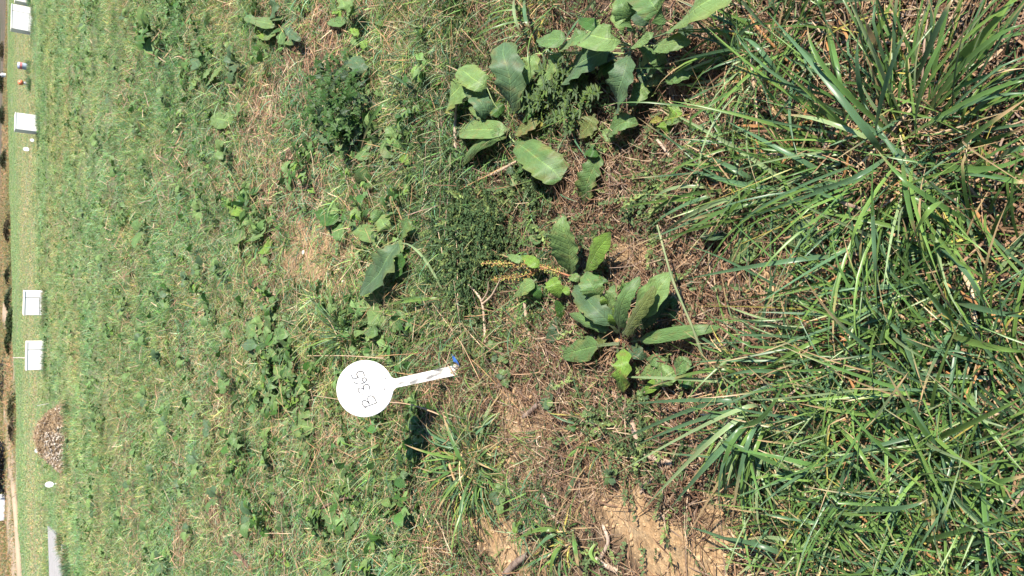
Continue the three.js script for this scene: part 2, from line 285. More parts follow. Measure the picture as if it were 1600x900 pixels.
function rosette(label, px, py, rpx, n, o = {}) {   // a weed of a few broad leaves round one point
  const r = rng(o.seed ?? Math.round(px * 7 + py * 13)), at = P(px, py), up = depthOf(at) > 3 ? 0.05 : 0, t = thing(o.name ?? 'broad_leaved_weed', label, o.category ?? 'weed', at, o.group), L = rpx * mpp(at) * 1.35;
  for (let k = 0; k < n; k++) {
    const az = (k + r() * 0.7) / n * 6.283 + (o.turn ?? 0), el = 0.35 + r() * 0.75, len = L * (0.75 + r() * 0.6), b = at.clone().add(V(Math.cos(az) * L * 0.06, 0.01 + up, Math.sin(az) * L * 0.06));
    const m = b.clone().add(V(Math.cos(az) * Math.cos(el) * len * 0.55, Math.sin(el) * len * 0.55 + 0.01, Math.sin(az) * Math.cos(el) * len * 0.55)), az2 = az + (r() - 0.5) * 0.7;
    const q = m.clone().add(V(Math.cos(az2) * len * 0.5, (r() - 0.55) * len * 0.35, Math.sin(az2) * len * 0.5)); q.y = Math.max(q.y, terrain(q.x, q.z) + 0.01 + up);
    const rb = new RB(); leafRibbon(rb, curve3(b, m, q, 12), len * (o.fat ?? 0.48) * (0.8 + r() * 0.4), { shape: o.shape ?? (r() < 0.6 ? 'ovate' : 'oblong'), pet: 0.22, col: r() < 0.55 ? (o.col ?? 'dock') : r() < 0.5 ? 'light' : 'blue', wave: 0.16, tilt: (r() - 0.5) * 0.5, fold: 0.2 }, r);
    part('leaf', rb.geo(at), leafMat, t);
  }
  return t;
}

// ---------------------------------------------------------------- round marker with handwriting
function markerFace() {
  const S = 512, cv = document.createElement('canvas'); cv.width = cv.height = S; const g = cv.getContext('2d');
  g.fillStyle = '#f2f1ec'; g.fillRect(0, 0, S, S);
  const r = rng(77); g.lineCap = 'round'; g.lineJoin = 'round';
  for (let k = 0; k < 26; k++) { g.fillStyle = 'rgba(90,85,75,' + (0.15 + r() * 0.3) + ')'; g.beginPath(); g.arc(190 + r() * 200, 380 + r() * 130, 0.8 + r() * 2.2, 0, 7); g.fill(); }
  for (let k = 0; k < 40; k++) { const x = r() * S, y = r() * S, q = 14 + r() * 60, gr = g.createRadialGradient(x, y, 0, x, y, q); gr.addColorStop(0, 'rgba(120,108,86,' + (0.05 + r() * 0.13) + ')'); gr.addColorStop(1, 'rgba(120,108,86,0)'); g.fillStyle = gr; g.fillRect(0, 0, S, S); }
  g.strokeStyle = '#26262a'; g.lineWidth = 9;
  const stroke = (pts) => { g.beginPath(); g.moveTo(...pts[0]); for (let k = 1; k + 1 < pts.length; k++) g.quadraticCurveTo(...pts[k], (pts[k][0] + pts[k + 1][0]) / 2, (pts[k][1] + pts[k + 1][1]) / 2); g.lineTo(...pts[pts.length - 1]); g.stroke(); };
  g.save(); g.translate(256, 236); g.rotate(-0.2); g.translate(-256, -236);
  stroke([[98, 180], [92, 230], [88, 300]]); stroke([[84, 196], [120, 168], [160, 186], [150, 220], [104, 236]]); stroke([[104, 236], [160, 230], [178, 268], [150, 300], [92, 300]]);  // B
  g.fillStyle = '#26262a'; g.beginPath(); g.arc(212, 208, 5, 0, 7); g.fill();
  stroke([[232, 196], [262, 180], [282, 204], [262, 234], [248, 238]]); stroke([[248, 238], [286, 240], [286, 286], [256, 300], [230, 284]]);   // 3
  stroke([[346, 178], [312, 206], [302, 262], [318, 300], [350, 290], [346, 252], [312, 262], [306, 276]]);                                   // 6
  stroke([[376, 184], [372, 214], [370, 232]]); stroke([[370, 232], [410, 222], [424, 262], [404, 296], [366, 290]]); stroke([[376, 184], [398, 182], [422, 180]]);  // 5
  g.restore();
  g.lineWidth = 2.5; g.strokeStyle = 'rgba(80,70,55,0.5)'; stroke([[196, 505], [200, 440], [206, 372]]); stroke([[236, 500], [228, 460], [224, 420]]); stroke([[150, 470], [152, 430]]);
  const t = new THREE.CanvasTexture(cv); t.colorSpace = THREE.SRGBColorSpace; return t;
}
{
  const foot = P(719, 576, 0.004), mid = P(571, 607, 0.355), t = thing('marker_sign', 'white round plastic marker on a flat white stake, B 365 handwritten in grey', 'marker sign', P(711, 578));
  const up = mid.clone().sub(foot), L = up.length(); up.normalize();
  const nrm = EYE.clone().sub(mid).normalize(); nrm.y *= 0.75; nrm.addScaledVector(up, -nrm.dot(up)).normalize(); const side = up.clone().cross(nrm).normalize();
  const face = new THREE.Matrix4().makeBasis(side, up, nrm), local = (m, g) => { const q = new THREE.Mesh(g, m); q.quaternion.setFromRotationMatrix(face); q.position.copy(mid).sub(t.position); return q; };
  const R = 0.5 * 87.5 * mpp(mid), body = plastic([0.84, 0.83, 0.79], 0.45);
  const add = (n, g, m) => { const q = local(m, g); q.name = n; q.castShadow = q.receiveShadow = true; t.add(q); return q; };
  const disc = new THREE.Shape(); disc.absarc(0, 0, R, -Math.PI / 2 + 0.36, 1.5 * Math.PI - 0.36, false); disc.quadraticCurveTo(-0.022, -R * 0.98, -0.02, -R - 0.012); disc.lineTo(0.012, -R - 0.012); disc.quadraticCurveTo(0.016, -R * 0.98, Math.sin(0.36) * R, -Math.cos(0.36) * R);
  const dg = new THREE.ExtrudeGeometry(disc, { depth: 0.002, bevelEnabled: true, bevelSize: 0.0008, bevelThickness: 0.0008, bevelSegments: 2, curveSegments: 48 }); dg.translate(0, 0, -0.003); add('disc', dg, body);
  const lg = new THREE.CircleGeometry(R * 0.985, 64); lg.translate(0, 0, 0.0012); add('lettering', lg, new THREE.MeshStandardMaterial({ map: markerFace(), roughness: 0.4 }));
  const st = new THREE.Shape(); st.moveTo(-0.02, -R - 0.0125); st.lineTo(0.012, -R - 0.0125); st.lineTo(0.016, -L + 0.03); st.lineTo(0.019, -L + 0.018); st.lineTo(0.012, -L - 0.02); st.lineTo(-0.016, -L - 0.02); st.lineTo(-0.021, -L + 0.03); st.closePath();
  const sg = new THREE.ExtrudeGeometry(st, { depth: 0.002, bevelEnabled: true, bevelSize: 0.0007, bevelThickness: 0.0007, bevelSegments: 1 }); sg.translate(0, 0, -0.003); sg.computeBoundingBox();
  { const p = sg.attributes.position, u = sg.attributes.uv; for (let k = 0; k < p.count; k++) u.setXY(k, p.getX(k) * 12, p.getY(k) * 4); }
  add('stake', sg, new THREE.MeshStandardMaterial({ roughness: 0.5, map: tex(128, 256, (u, v) => { const n = 0.86 - 0.4 * smooth(0.05, 0.45, tile(u, v, 5, 3.1)) - 0.2 * smooth(0.15, 0.35, tile(u, v, 22, 6.1)); return [n, n * 0.985, n * 0.95]; }, true) }));
  for (const [a, b] of [[-0.036, -0.066], [0.0, -0.076]]) { const h = new THREE.CylinderGeometry(0.0028, 0.0028, 0.0012, 12); h.rotateX(Math.PI / 2); h.translate(a + 0.02, b, 0.0016); add('rivet', h, plastic([0.12, 0.12, 0.12])); }
  const bl = thing('blue_tag', 'scrap of bright blue plastic beside the foot of the marker stake', 'plastic scrap', P(710, 566)), rb = new RB();
  rb.ribbon(curve3(P(722, 576, 0.01), P(712, 565, 0.055), P(706, 555, 0.05), 7), [0.01, 0.012, 0.013, 0.013, 0.012, 0.010, 0.006], bladeSides(curve3(P(722, 576, 0.01), P(712, 565, 0.055), P(706, 555, 0.05), 7), 0.3, -0.4), null, [0.03, 0.14, 0.48], [-1, 0, 1]);
  part('strip', rb.geo(bl.position), new THREE.MeshStandardMaterial({ vertexColors: true, roughness: 0.5, side: THREE.DoubleSide }), bl);
}

// ---------------------------------------------------------------- docks and other plants traced leaf by leaf
const S = (o) => o;
plant('dock_plant', 'largest broad-leaved dock, its overlapping leaves reaching the right edge of the upright view', 'dock plant', 992, 78, [
  [952, 76, 876, 122, 46, .07, .10, .06, { col: 'blue', shape: 'oblong', pet: .04, my: -4, stalk: [992, 78] }], [886, 60, 837, 62, 28, .11, .13, .10, { shape: 'ovate', pet: .06, stalk: [985, 72] }], [917, 48, 878, 73, 29, .11, .13, .09, { pet: .06, stalk: [985, 70], shape: 'oblong' }],
  [968, 62, 914, 52, 46, .12, .16, .13, { col: 'light', shape: 'oblong', pet: .04, my: 2, stalk: [992, 75] }], [877, 82, 843, 126, 32, .08, .10, .06, { pet: .06, col: 'light', shape: 'oblong', stalk: [980, 84] }], [837, 84, 804, 132, 35, .08, .10, .06, { pet: .05, shape: 'oblong', col: 'light', stalk: [970, 86] }],
  [992, 52, 965, -12, 30, .09, .18, .17, { shape: 'lance', pet: .05, col: 'dock', fold: .4, stalk: [998, 76] }], [1042, 32, 998, -18, 46, .1, .16, .14, { shape: 'oblong', pet: .04, wave: .22, stalk: [1002, 72] }], [1042, 50, 1130, -18, 56, .1, .16, .13, { shape: 'oblong', pet: .04, wave: .16, tilt: -.2, col: 'light', stalk: [1004, 74] }],
  [987, 73, 1022, 51, 22, .13, .17, .16, { pet: .05, col: 'light', stalk: [996, 80] }], [1023, 71, 1078, 63, 33, .12, .15, .13, { col: 'light', shape: 'ovate', pet: .04, stalk: [1000, 78] }], [1016, 70, 999, 100, 28, .10, .12, .08, { col: 'dock', shape: 'ovate', tilt: -.3 }], [1022, 75, 1039, 114, 23, .10, .12, .07, { shape: 'ovate', col: 'dock', tilt: .4 }],
  [1044, 120, 1080, 101, 37, .06, .09, .07, { shape: 'ovate', pet: .05, spots: .2, stalk: [1008, 88] }], [985, 80, 963, 172, 38, .09, .13, .06, { shape: 'oblong', col: 'blue', pet: .1, wave: .2, mx: -3 }], [1013, 126, 983, 157, 33, .04, .07, .05, { col: 'light', shape: 'oblong', stalk: [1000, 90] }], [1037, 117, 1005, 132, 19, .05, .07, .05, { col: 'spot', spots: .8 }], [1008, 120, 1027, 99, 17, .05, .08, .07, { col: 'light' }],
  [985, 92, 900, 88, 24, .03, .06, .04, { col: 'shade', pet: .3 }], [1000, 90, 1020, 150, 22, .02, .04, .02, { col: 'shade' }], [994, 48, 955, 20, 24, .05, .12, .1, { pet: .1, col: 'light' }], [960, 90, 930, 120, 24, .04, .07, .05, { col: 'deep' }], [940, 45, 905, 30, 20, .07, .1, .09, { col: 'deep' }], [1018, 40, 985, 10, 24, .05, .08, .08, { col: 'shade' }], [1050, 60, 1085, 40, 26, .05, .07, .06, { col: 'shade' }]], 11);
plant('dock_plant', 'dock with a long blue-green leaf and a yellow-rimmed leaf, second largest dock', 'dock plant', 803, 200, [
  [801, 178, 787, 66, 45, .06, .15, .13, { shape: 'oblong', col: 'blue', pet: .05, wave: .2, fold: .3 }], [761, 137, 717, 107, 35, .1, .13, .1, { col: 'light', shape: 'oblong', pet: .05, spots: .15, stalk: [795, 190] }], [725, 121, 698, 166, 36, .1, .11, .07, { col: 'light', edge: .9, shape: 'oblong', pet: .05, spots: .2, stalk: [790, 195] }],
  [770, 188, 732, 130, 29, .05, .11, .08, { col: 'blue', shape: 'oblong', pet: .05, tilt: .3 }], [797, 202, 716, 203, 31, .04, .09, .06, { shape: 'oblong', pet: .06, col: 'light', wave: .08 }], [797, 208, 716, 264, 23, .03, .10, .02, { shape: 'strap', roll: .7, my: -20, col: 'dock' }],
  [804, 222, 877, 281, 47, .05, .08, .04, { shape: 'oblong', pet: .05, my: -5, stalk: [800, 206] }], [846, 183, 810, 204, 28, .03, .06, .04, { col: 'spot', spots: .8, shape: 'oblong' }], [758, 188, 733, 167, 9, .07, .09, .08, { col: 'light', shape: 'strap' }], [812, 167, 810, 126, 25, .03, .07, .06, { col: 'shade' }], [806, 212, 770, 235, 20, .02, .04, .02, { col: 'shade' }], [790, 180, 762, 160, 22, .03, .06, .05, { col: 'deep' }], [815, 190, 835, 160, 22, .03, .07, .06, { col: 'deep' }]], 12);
plant('dock_plant', 'single wavy dock leaf lying below the two big docks, on brown straw', 'dock leaf', 938, 236, [[940, 234, 912, 316, 30, .03, .05, .02, { shape: 'oblong', wave: .3, pet: .05, mx: -4 }], [938, 236, 912, 236, 18, .03, .06, .04, { col: 'deep', wave: .2 }]], 13);
plant('dock_plant', 'broad folded dock leaf with speckled neighbour under the largest dock, above a dry stem', 'dock plant', 945, 208, [[945, 216, 996, 194, 30, .03, .07, .05, { shape: 'ovate', my: -12, fold: .4 }], [955, 228, 946, 200, 18, .02, .04, .03, { col: 'light' }], [930, 178, 906, 214, 30, .03, .05, .03, { col: 'spot', spots: .5 }]], 14);
plant('round_leaved_seedling', 'pale green seedling with round leaves and one yellow leaf, shaded by the largest dock', 'seedling', 1042, 185, [[1040, 192, 1058, 166, 28, .03, .05, .05, { shape: 'round', col: 'lime', pet: .1 }], [1040, 190, 1066, 180, 20, .03, .05, .04, { shape: 'round', col: 'light' }], [1040, 186, 1038, 210, 18, .02, .04, .03, { col: 'lime', shape: 'round' }], [1036, 184, 1018, 188, 12, .03, .05, .04, { col: 'yellow', shape: 'round' }]], 15);
const dockC = plant('dock_plant', 'dock in the middle with curled speckled leaves round a reddish crown, facing the bare soil', 'dock plant', 972, 532, [
  [935, 470, 915, 424, 32, .06, .11, .08, { shape: 'ovate', col: 'dock', fold: .3 }], [966, 520, 898, 446, 36, .04, .10, .07, { shape: 'oblong', col: 'blue', pet: .2, fold: .35 }], [962, 520, 888, 490, 18, .04, .08, .05, { shape: 'strap', roll: .8, pet: .2 }],
  [968, 537, 878, 556, 36, .03, .06, .03, { shape: 'ovate', pet: .4, col: 'dock', my: -4 }], [968, 522, 999, 432, 22, .04, .13, .11, { shape: 'strap', roll: .4, pet: .12, mx: -12 }], [972, 520, 1052, 424, 38, .05, .12, .08, { shape: 'ovate', pet: .3, col: 'light', spots: .15 }],
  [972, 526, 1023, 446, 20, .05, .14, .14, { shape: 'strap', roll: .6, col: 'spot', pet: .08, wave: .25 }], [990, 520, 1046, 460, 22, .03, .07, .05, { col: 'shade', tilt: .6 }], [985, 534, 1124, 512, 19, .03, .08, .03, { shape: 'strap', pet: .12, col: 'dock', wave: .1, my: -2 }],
  [974, 536, 967, 612, 24, .03, .09, .03, { shape: 'oblong', col: 'lime', spots: .6, wave: .4, roll: .4 }], [945, 492, 960, 445, 18, .04, .09, .08, { col: 'light', wave: .25 }], [950, 486, 940, 462, 12, .05, .09, .1, { col: 'lime' }], [955, 500, 966, 476, 11, .05, .09, .09, { col: 'lime' }], [948, 512, 938, 496, 12, .04, .07, .07, { col: 'light' }], [960, 512, 950, 490, 10, .05, .08, .09, { col: 'lime' }], [968, 470, 985, 440, 20, .04, .08, .07, { col: 'deep' }], [950, 520, 930, 540, 14, .02, .04, .03, { col: 'spot' }], [980, 540, 1010, 560, 20, .02, .04, .02, { col: 'shade' }]], 16);
{ const p = P(972, 534); const g = paint(new THREE.SphereGeometry(0.014, 10, 8), (x, y, z) => mixc([0.28, 0.09, 0.06], [0.3, 0.25, 0.1], clamp(0.5 + noise(x * 200, z * 200)))); g.translate(0, 0.012, 0); part('crown', g, stoneMat, dockC); }
plant('dock_plant', 'young dock with two upright pointed pale leaves, next to the reddish seed stalk', 'dock plant', 910, 428, [[893, 428, 880, 336, 38, .03, .11, .13, { shape: 'ovate', col: 'light', fold: .5, pet: .05 }], [914, 424, 953, 362, 32, .03, .09, .11, { shape: 'lance', col: 'lime', pet: .05, wave: .1 }], [905, 432, 950, 440, 16, .02, .04, .03, { col: 'deep' }], [890, 425, 905, 440, 14, .02, .04, .03, { col: 'light', pet: .05 }]], 17);
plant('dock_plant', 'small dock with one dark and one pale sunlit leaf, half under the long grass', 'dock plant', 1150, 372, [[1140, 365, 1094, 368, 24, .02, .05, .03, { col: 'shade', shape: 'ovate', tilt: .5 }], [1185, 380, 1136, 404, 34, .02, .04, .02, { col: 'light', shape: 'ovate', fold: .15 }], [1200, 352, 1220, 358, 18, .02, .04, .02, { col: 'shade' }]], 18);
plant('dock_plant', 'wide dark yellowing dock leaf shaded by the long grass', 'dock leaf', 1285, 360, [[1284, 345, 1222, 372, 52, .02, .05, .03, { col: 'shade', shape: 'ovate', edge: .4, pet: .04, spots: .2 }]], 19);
plant('dead_leaf', 'curled dead orange leaf lying under the grass clump', 'dead leaf', 1212, 322, [[1226, 318, 1192, 320, 20, .02, .04, .02, { col: 'yellow', spots: 1, wave: .4, pet: 0.02 }]], 20);
plant('dead_leaf', 'small bright orange dead leaf between the stalks of the two big docks', 'dead leaf', 848, 192, [[856, 186, 838, 199, 11, .03, .04, .03, { col: 'yellow', spots: 1, wave: .3, pet: 0.02 }]], 21);
{ // reddish seed stalk
  const t = thing('seed_stalk', 'fallen reddish dock seed stalk with orange-brown seed clusters and bright green leaves', 'seed stalk', P(895, 432)), r = rng(22), o = t.position;
  const path = [P(898, 434, 0.03), P(850, 418, 0.07), P(805, 412, 0.09), P(752, 412, 0.08)], c = new THREE.CatmullRomCurve3(path);
  const g = tube(path, 0.0032, 0.0016, 24, 6); g.translate(-o.x, -o.y, -o.z); part('stem', paint(g, (x, y, z, k) => mixc([0.3, 0.1, 0.06], [0.25, 0.22, 0.08], clamp(0.5 + noise(k * 0.2, 3)))), woodMat, t);
  const path2 = [P(850, 418, 0.07), P(815, 432, 0.06), P(770, 436, 0.05)], g2 = tube(path2, 0.002, 0.0012, 14, 5), c2 = new THREE.CatmullRomCurve3(path2); g2.translate(-o.x, -o.y, -o.z); part('side_stem', paint(g2, [0.26, 0.12, 0.06]), woodMat, t);
  const seeds = [];
  for (let k = 0; k < 420; k++) {
    const q = (k % 3 ? c : c2).getPoint(0.15 + 0.85 * r()), s = new THREE.TetrahedronGeometry(0.0022 + r() * 0.0022, 0); s.rotateX(r() * 6); s.rotateZ(r() * 6);
    s.translate(q.x + (r() + r() - 1) * 0.014 - o.x, q.y + (r() + r() - 1) * 0.012 - o.y, q.z + (r() + r() - 1) * 0.012 - o.z); s.deleteAttribute('uv'); seeds.push(paint(s, mixc([0.34, 0.22, 0.06], r() < 0.35 ? [0.26, 0.11, 0.05] : [0.24, 0.31, 0.08], r())));
  }
  part('seed_cluster', mergeGeometries(seeds), stoneMat, t, 'stuff');
  for (const l of [[846, 416, 815, 400, 16, .07, .09, .08, { col: 'lime', pet: .1 }], [860, 430, 874, 466, 22, .06, .08, .05, { col: 'lime', shape: 'ovate' }], [838, 436, 802, 462, 20, .06, .07, .05, { col: 'light', shape: 'ovate' }], [880, 446, 890, 462, 10, .05, .06, .05, { col: 'lime' }], [820, 410, 792, 398, 11, .08, .1, .09, { col: 'light' }], [830, 440, 845, 470, 14, .05, .05, .03, { col: 'deep' }]]) tracedLeaf(t, o, l, r);
}
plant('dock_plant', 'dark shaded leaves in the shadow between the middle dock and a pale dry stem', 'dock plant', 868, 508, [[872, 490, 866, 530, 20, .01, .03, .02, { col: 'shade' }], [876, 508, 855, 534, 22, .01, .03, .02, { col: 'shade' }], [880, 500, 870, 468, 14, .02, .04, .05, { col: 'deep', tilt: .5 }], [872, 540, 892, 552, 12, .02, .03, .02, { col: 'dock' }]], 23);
plant('broad_leaved_weed', 'weed with one large upright blue-green lobed leaf, beside the dark creeping mat', 'weed', 605, 440, [[624, 378, 566, 460, 42, .07, .13, .08, { col: 'blue', shape: 'toothed', wave: .2, pet: .05 }], [600, 420, 580, 490, 24, .04, .07, .04, { col: 'dock', shape: 'toothed' }], [612, 440, 630, 395, 22, .03, .08, .08, { col: 'deep' }], [585, 462, 560, 488, 14, .02, .05, .03, { col: 'light' }]], 24);
plant('broad_leaved_weed', 'pale weed with three rounded leaves beside the orange bare patch', 'weed', 612, 370, [[612, 365, 586, 335, 22, .04, .09, .07, { col: 'light', shape: 'ovate' }], [600, 372, 550, 356, 22, .03, .06, .05, { col: 'light', shape: 'ovate' }], [628, 372, 634, 340, 22, .04, .09, .1, { shape: 'ovate' }], [612, 392, 634, 380, 18, .05, .08, .07, { col: 'light', shape: 'ovate' }], [600, 345, 580, 330, 16, .05, .09, .1, {}]], 25);
plant('broad_leaved_weed', 'two dark leaves at the far rim of the orange bare patch', 'weed', 530, 345, [[533, 345, 494, 332, 22, .03, .06, .04, { col: 'deep', shape: 'ovate' }], [520, 346, 536, 380, 17, .03, .05, .03, { col: 'dock' }]], 26);
plant('broad_leaved_weed', 'pale lobed weed right behind the round marker disc', 'weed', 605, 510, [[600, 520, 580, 478, 26, .03, .07, .05, { col: 'light', shape: 'toothed' }], [605, 512, 634, 488, 28, .03, .06, .04, { shape: 'toothed' }], [598, 515, 568, 520, 16, .04, .09, .08, { shape: 'lance' }], [604, 520, 590, 545, 22, .02, .05, .03, { col: 'light', shape: 'toothed' }], [570, 505, 562, 530, 12, .03, .06, .05, {}], [610, 516, 625, 535, 22, .02, .04, .02, { col: 'deep' }]], 27);
plant('broad_leaved_weed', 'upright weed with broad pale leaves alone in brown straw, half hidden by a dry stem', 'weed', 545, 30, [[548, 32, 530, -6, 22, .03, .1, .1, { col: 'light', shape: 'ovate' }], [546, 28, 553, -10, 18, .04, .1, .12, { col: 'light' }], [545, 34, 510, 34, 14, .02, .05, .04, { col: 'dock' }], [550, 36, 560, 60, 10, .02, .05, .03, { col: 'lime' }]], 28);
plant('broad_leaved_weed', 'two grey-green leaves just above the dark toothed bush', 'weed', 565, 120, [[572, 124, 553, 88, 20, .04, .08, .07, { col: 'blue', shape: 'oblong', tilt: .3 }], [570, 128, 568, 158, 18, .02, .05, .04, { col: 'light' }], [572, 60, 566, 80, 10, .04, .06, .06, { col: 'lime' }]], 29);
plant('broad_leaved_weed', 'weed with large rounded leaves at the foot of the dark toothed bush', 'weed', 540, 225, [[530, 215, 496, 204, 24, .03, .06, .04, { shape: 'ovate', col: 'blue' }], [540, 205, 525, 178, 26, .04, .08, .08, { shape: 'ovate', col: 'dock', spots: .2 }], [535, 222, 520, 196, 22, .04, .07, .06, { col: 'light', shape: 'ovate' }], [550, 222, 562, 198, 22, .04, .08, .06, { col: 'blue' }], [560, 232, 582, 240, 26, .03, .06, .03, { shape: 'ovate' }], [545, 230, 552, 256, 14, .02, .04, .03, { col: 'light' }]], 30);
plant('broad_leaved_weed', 'pale heart-leaved weed in the grass below the dark toothed bush', 'weed', 612, 215, [[618, 228, 606, 198, 18, .03, .07, .08, { col: 'light', shape: 'ovate' }], [614, 218, 628, 236, 14, .02, .05, .03, { col: 'light' }], [620, 222, 612, 250, 14, .02, .05, .03, {}]], 31);
plant('broad_leaved_weed', 'weed with two big grey-green leaves near a thin dark twig', 'weed', 528, 822, [[534, 830, 502, 798, 28, .03, .07, .05, { col: 'dock', shape: 'toothed' }], [530, 830, 560, 812, 30, .03, .06, .04, { col: 'dock', shape: 'ovate' }], [530, 832, 528, 855, 20, .02, .05, .03, { col: 'blue' }], [526, 835, 505, 850, 14, .02, .04, .03, { col: 'light' }]], 32);
plant('broad_leaved_weed', 'weed of narrow pale leaves cut by the left edge of the upright view', 'weed', 515, 892, [[520, 900, 502, 872, 14, .03, .08, .09, { col: 'light', shape: 'lance' }], [524, 900, 530, 872, 14, .03, .08, .06, { col: 'blue' }], [522, 905, 500, 895, 14, .03, .06, .06, {}]], 33);
plant('broad_leaved_weed', 'low weed of many overlapping pale leaves spreading just left of the round marker', 'weed', 440, 610, [[440, 600, 400, 610, 24, .02, .06, .05, { col: 'dock', shape: 'ovate' }], [440, 612, 420, 640, 22, .02, .06, .04, { col: 'light', shape: 'ovate' }], [455, 600, 478, 606, 26, .02, .06, .04, { shape: 'ovate' }], [445, 598, 430, 575, 22, .02, .06, .05, { col: 'light', shape: 'ovate' }], [440, 590, 458, 566, 22, .02, .06, .05, { shape: 'toothed' }], [452, 660, 492, 670, 26, .02, .05, .03, { col: 'light', shape: 'ovate' }], [470, 640, 480, 615, 16, .02, .06, .05, {}], [435, 600, 412, 590, 18, .02, .06, .05, { col: 'blue' }]], 34);
plant('broad_leaved_weed', 'spreading weed of grey-green pointed leaves in the meadow beyond the marker', 'weed', 410, 530, [[410, 525, 382, 505, 22, .02, .07, .06, { shape: 'toothed' }], [405, 522, 398, 492, 20, .02, .07, .06, { col: 'light' }], [412, 530, 420, 490, 16, .03, .08, .08, {}], [415, 535, 388, 555, 18, .02, .06, .05, { shape: 'lance' }], [420, 528, 452, 520, 20, .02, .06, .04, {}], [418, 540, 436, 560, 24, .02, .06, .03, { shape: 'toothed' }], [408, 536, 376, 540, 14, .03, .09, .07, { shape: 'lance', col: 'blue' }], [416, 520, 440, 538, 18, .02, .05, .03, { col: 'deep' }], [405, 535, 395, 562, 16, .02, .06, .04, { col: 'light' }]], 35);
plant('broad_leaved_weed', 'weed with large pale leaves sunlit beside bare soil, far side of the orange patch', 'weed', 388, 365, [[392, 368, 420, 352, 24, .03, .07, .05, { col: 'light', shape: 'ovate' }], [388, 362, 362, 372, 24, .03, .06, .04, { col: 'dock', shape: 'ovate' }], [390, 360, 378, 340, 22, .03, .07, .06, { col: 'light', shape: 'ovate' }], [386, 330, 352, 322, 18, .03, .07, .06, { col: 'lime' }], [384, 322, 376, 305, 16, .03, .07, .06, { col: 'blue' }], [408, 380, 424, 388, 20, .02, .05, .03, { col: 'lime', shape: 'round' }], [384, 370, 362, 382, 16, .02, .05, .03, { col: 'light' }], [392, 336, 398, 316, 14, .02, .05, .04, { col: 'deep' }]], 36);
plant('broad_leaved_weed', 'weed of long grey-green leaves standing in brown straw at the right of the meadow', 'weed', 430, 35, [[436, 40, 388, 30, 15, .03, .08, .06, { col: 'light' }], [428, 30, 424, 0, 20, .03, .08, .1, { col: 'blue' }], [432, 42, 414, 60, 18, .02, .06, .04, { col: 'light' }], [440, 40, 472, 66, 10, .04, .1, .07, { shape: 'lance', col: 'blue' }], [436, 46, 445, 75, 12, .02, .06, .04, {}], [436, 40, 440, 55, 20, .02, .05, .03, { col: 'deep' }]], 37);
plant('broad_leaved_weed', 'pale rounded leaf with a yellow-green partner flat in meadow grass', 'weed', 352, 190, [[366, 190, 332, 184, 24, .02, .06, .04, { shape: 'round', col: 'light', pet: .1 }], [360, 196, 350, 210, 14, .02, .04, .03, { col: 'lime' }], [368, 188, 372, 160, 12, .02, .06, .06, {}]], 38);
plant('broad_leaved_weed', 'clump of upright pointed pale leaves in the meadow, farther than the pale rounded leaf', 'weed', 316, 112, [[318, 115, 300, 92, 16, .02, .08, .08, { col: 'blue' }], [316, 112, 308, 78, 12, .02, .09, .1, { shape: 'lance' }], [314, 122, 332, 108, 13, .02, .07, .06, { col: 'light' }], [318, 138, 346, 102, 12, .03, .08, .07, { shape: 'lance', col: 'light' }], [312, 126, 302, 126, 14, .02, .06, .04, { col: 'light' }]], 39);
for (const [label, px, py, rp, n, o] of [
  ['dark bushy weed deep in the meadow, near the white box standing alone', 252, 55, 24, 12, { col: 'deep' }], ['pale weed of three leaves in the meadow on the way to the long bare patch', 238, 362, 17, 5, {}], ['weed with bent grey leaves by the near rim of a straw patch', 388, 102, 18, 6, { col: 'blue' }],
  ['flat grey weed in the meadow between the marker and the debris heap', 328, 722, 16, 6, { col: 'blue' }], ['weed of two pale upright leaves among meadow grass, close to a dark bare hole', 355, 776, 16, 5, {}], ['pale lobed weed beside a dark hollow near the left edge', 414, 806, 18, 5, { shape: 'toothed' }],
  ['single grey-green lobed weed in meadow grass at the far left', 265, 876, 15, 5, { shape: 'toothed', col: 'blue' }], ['small pale leaf pair above the dark twig', 450, 770, 12, 4, { col: 'light' }], ['pale weed among dense meadow grass, near the centre of the field', 278, 465, 14, 5, {}], ['bright weed beside a yellow leaf in the meadow', 252, 458, 10, 4, { col: 'lime' }], ['blue-green upright weed standing before the row of pale weeds', 308, 437, 11, 6, { col: 'blue' }], ['pale lilac-green weed in straw, in front of the white box standing alone', 290, 402, 10, 5, { col: 'light' }]])
  rosette(label, px, py, rp, n, o);
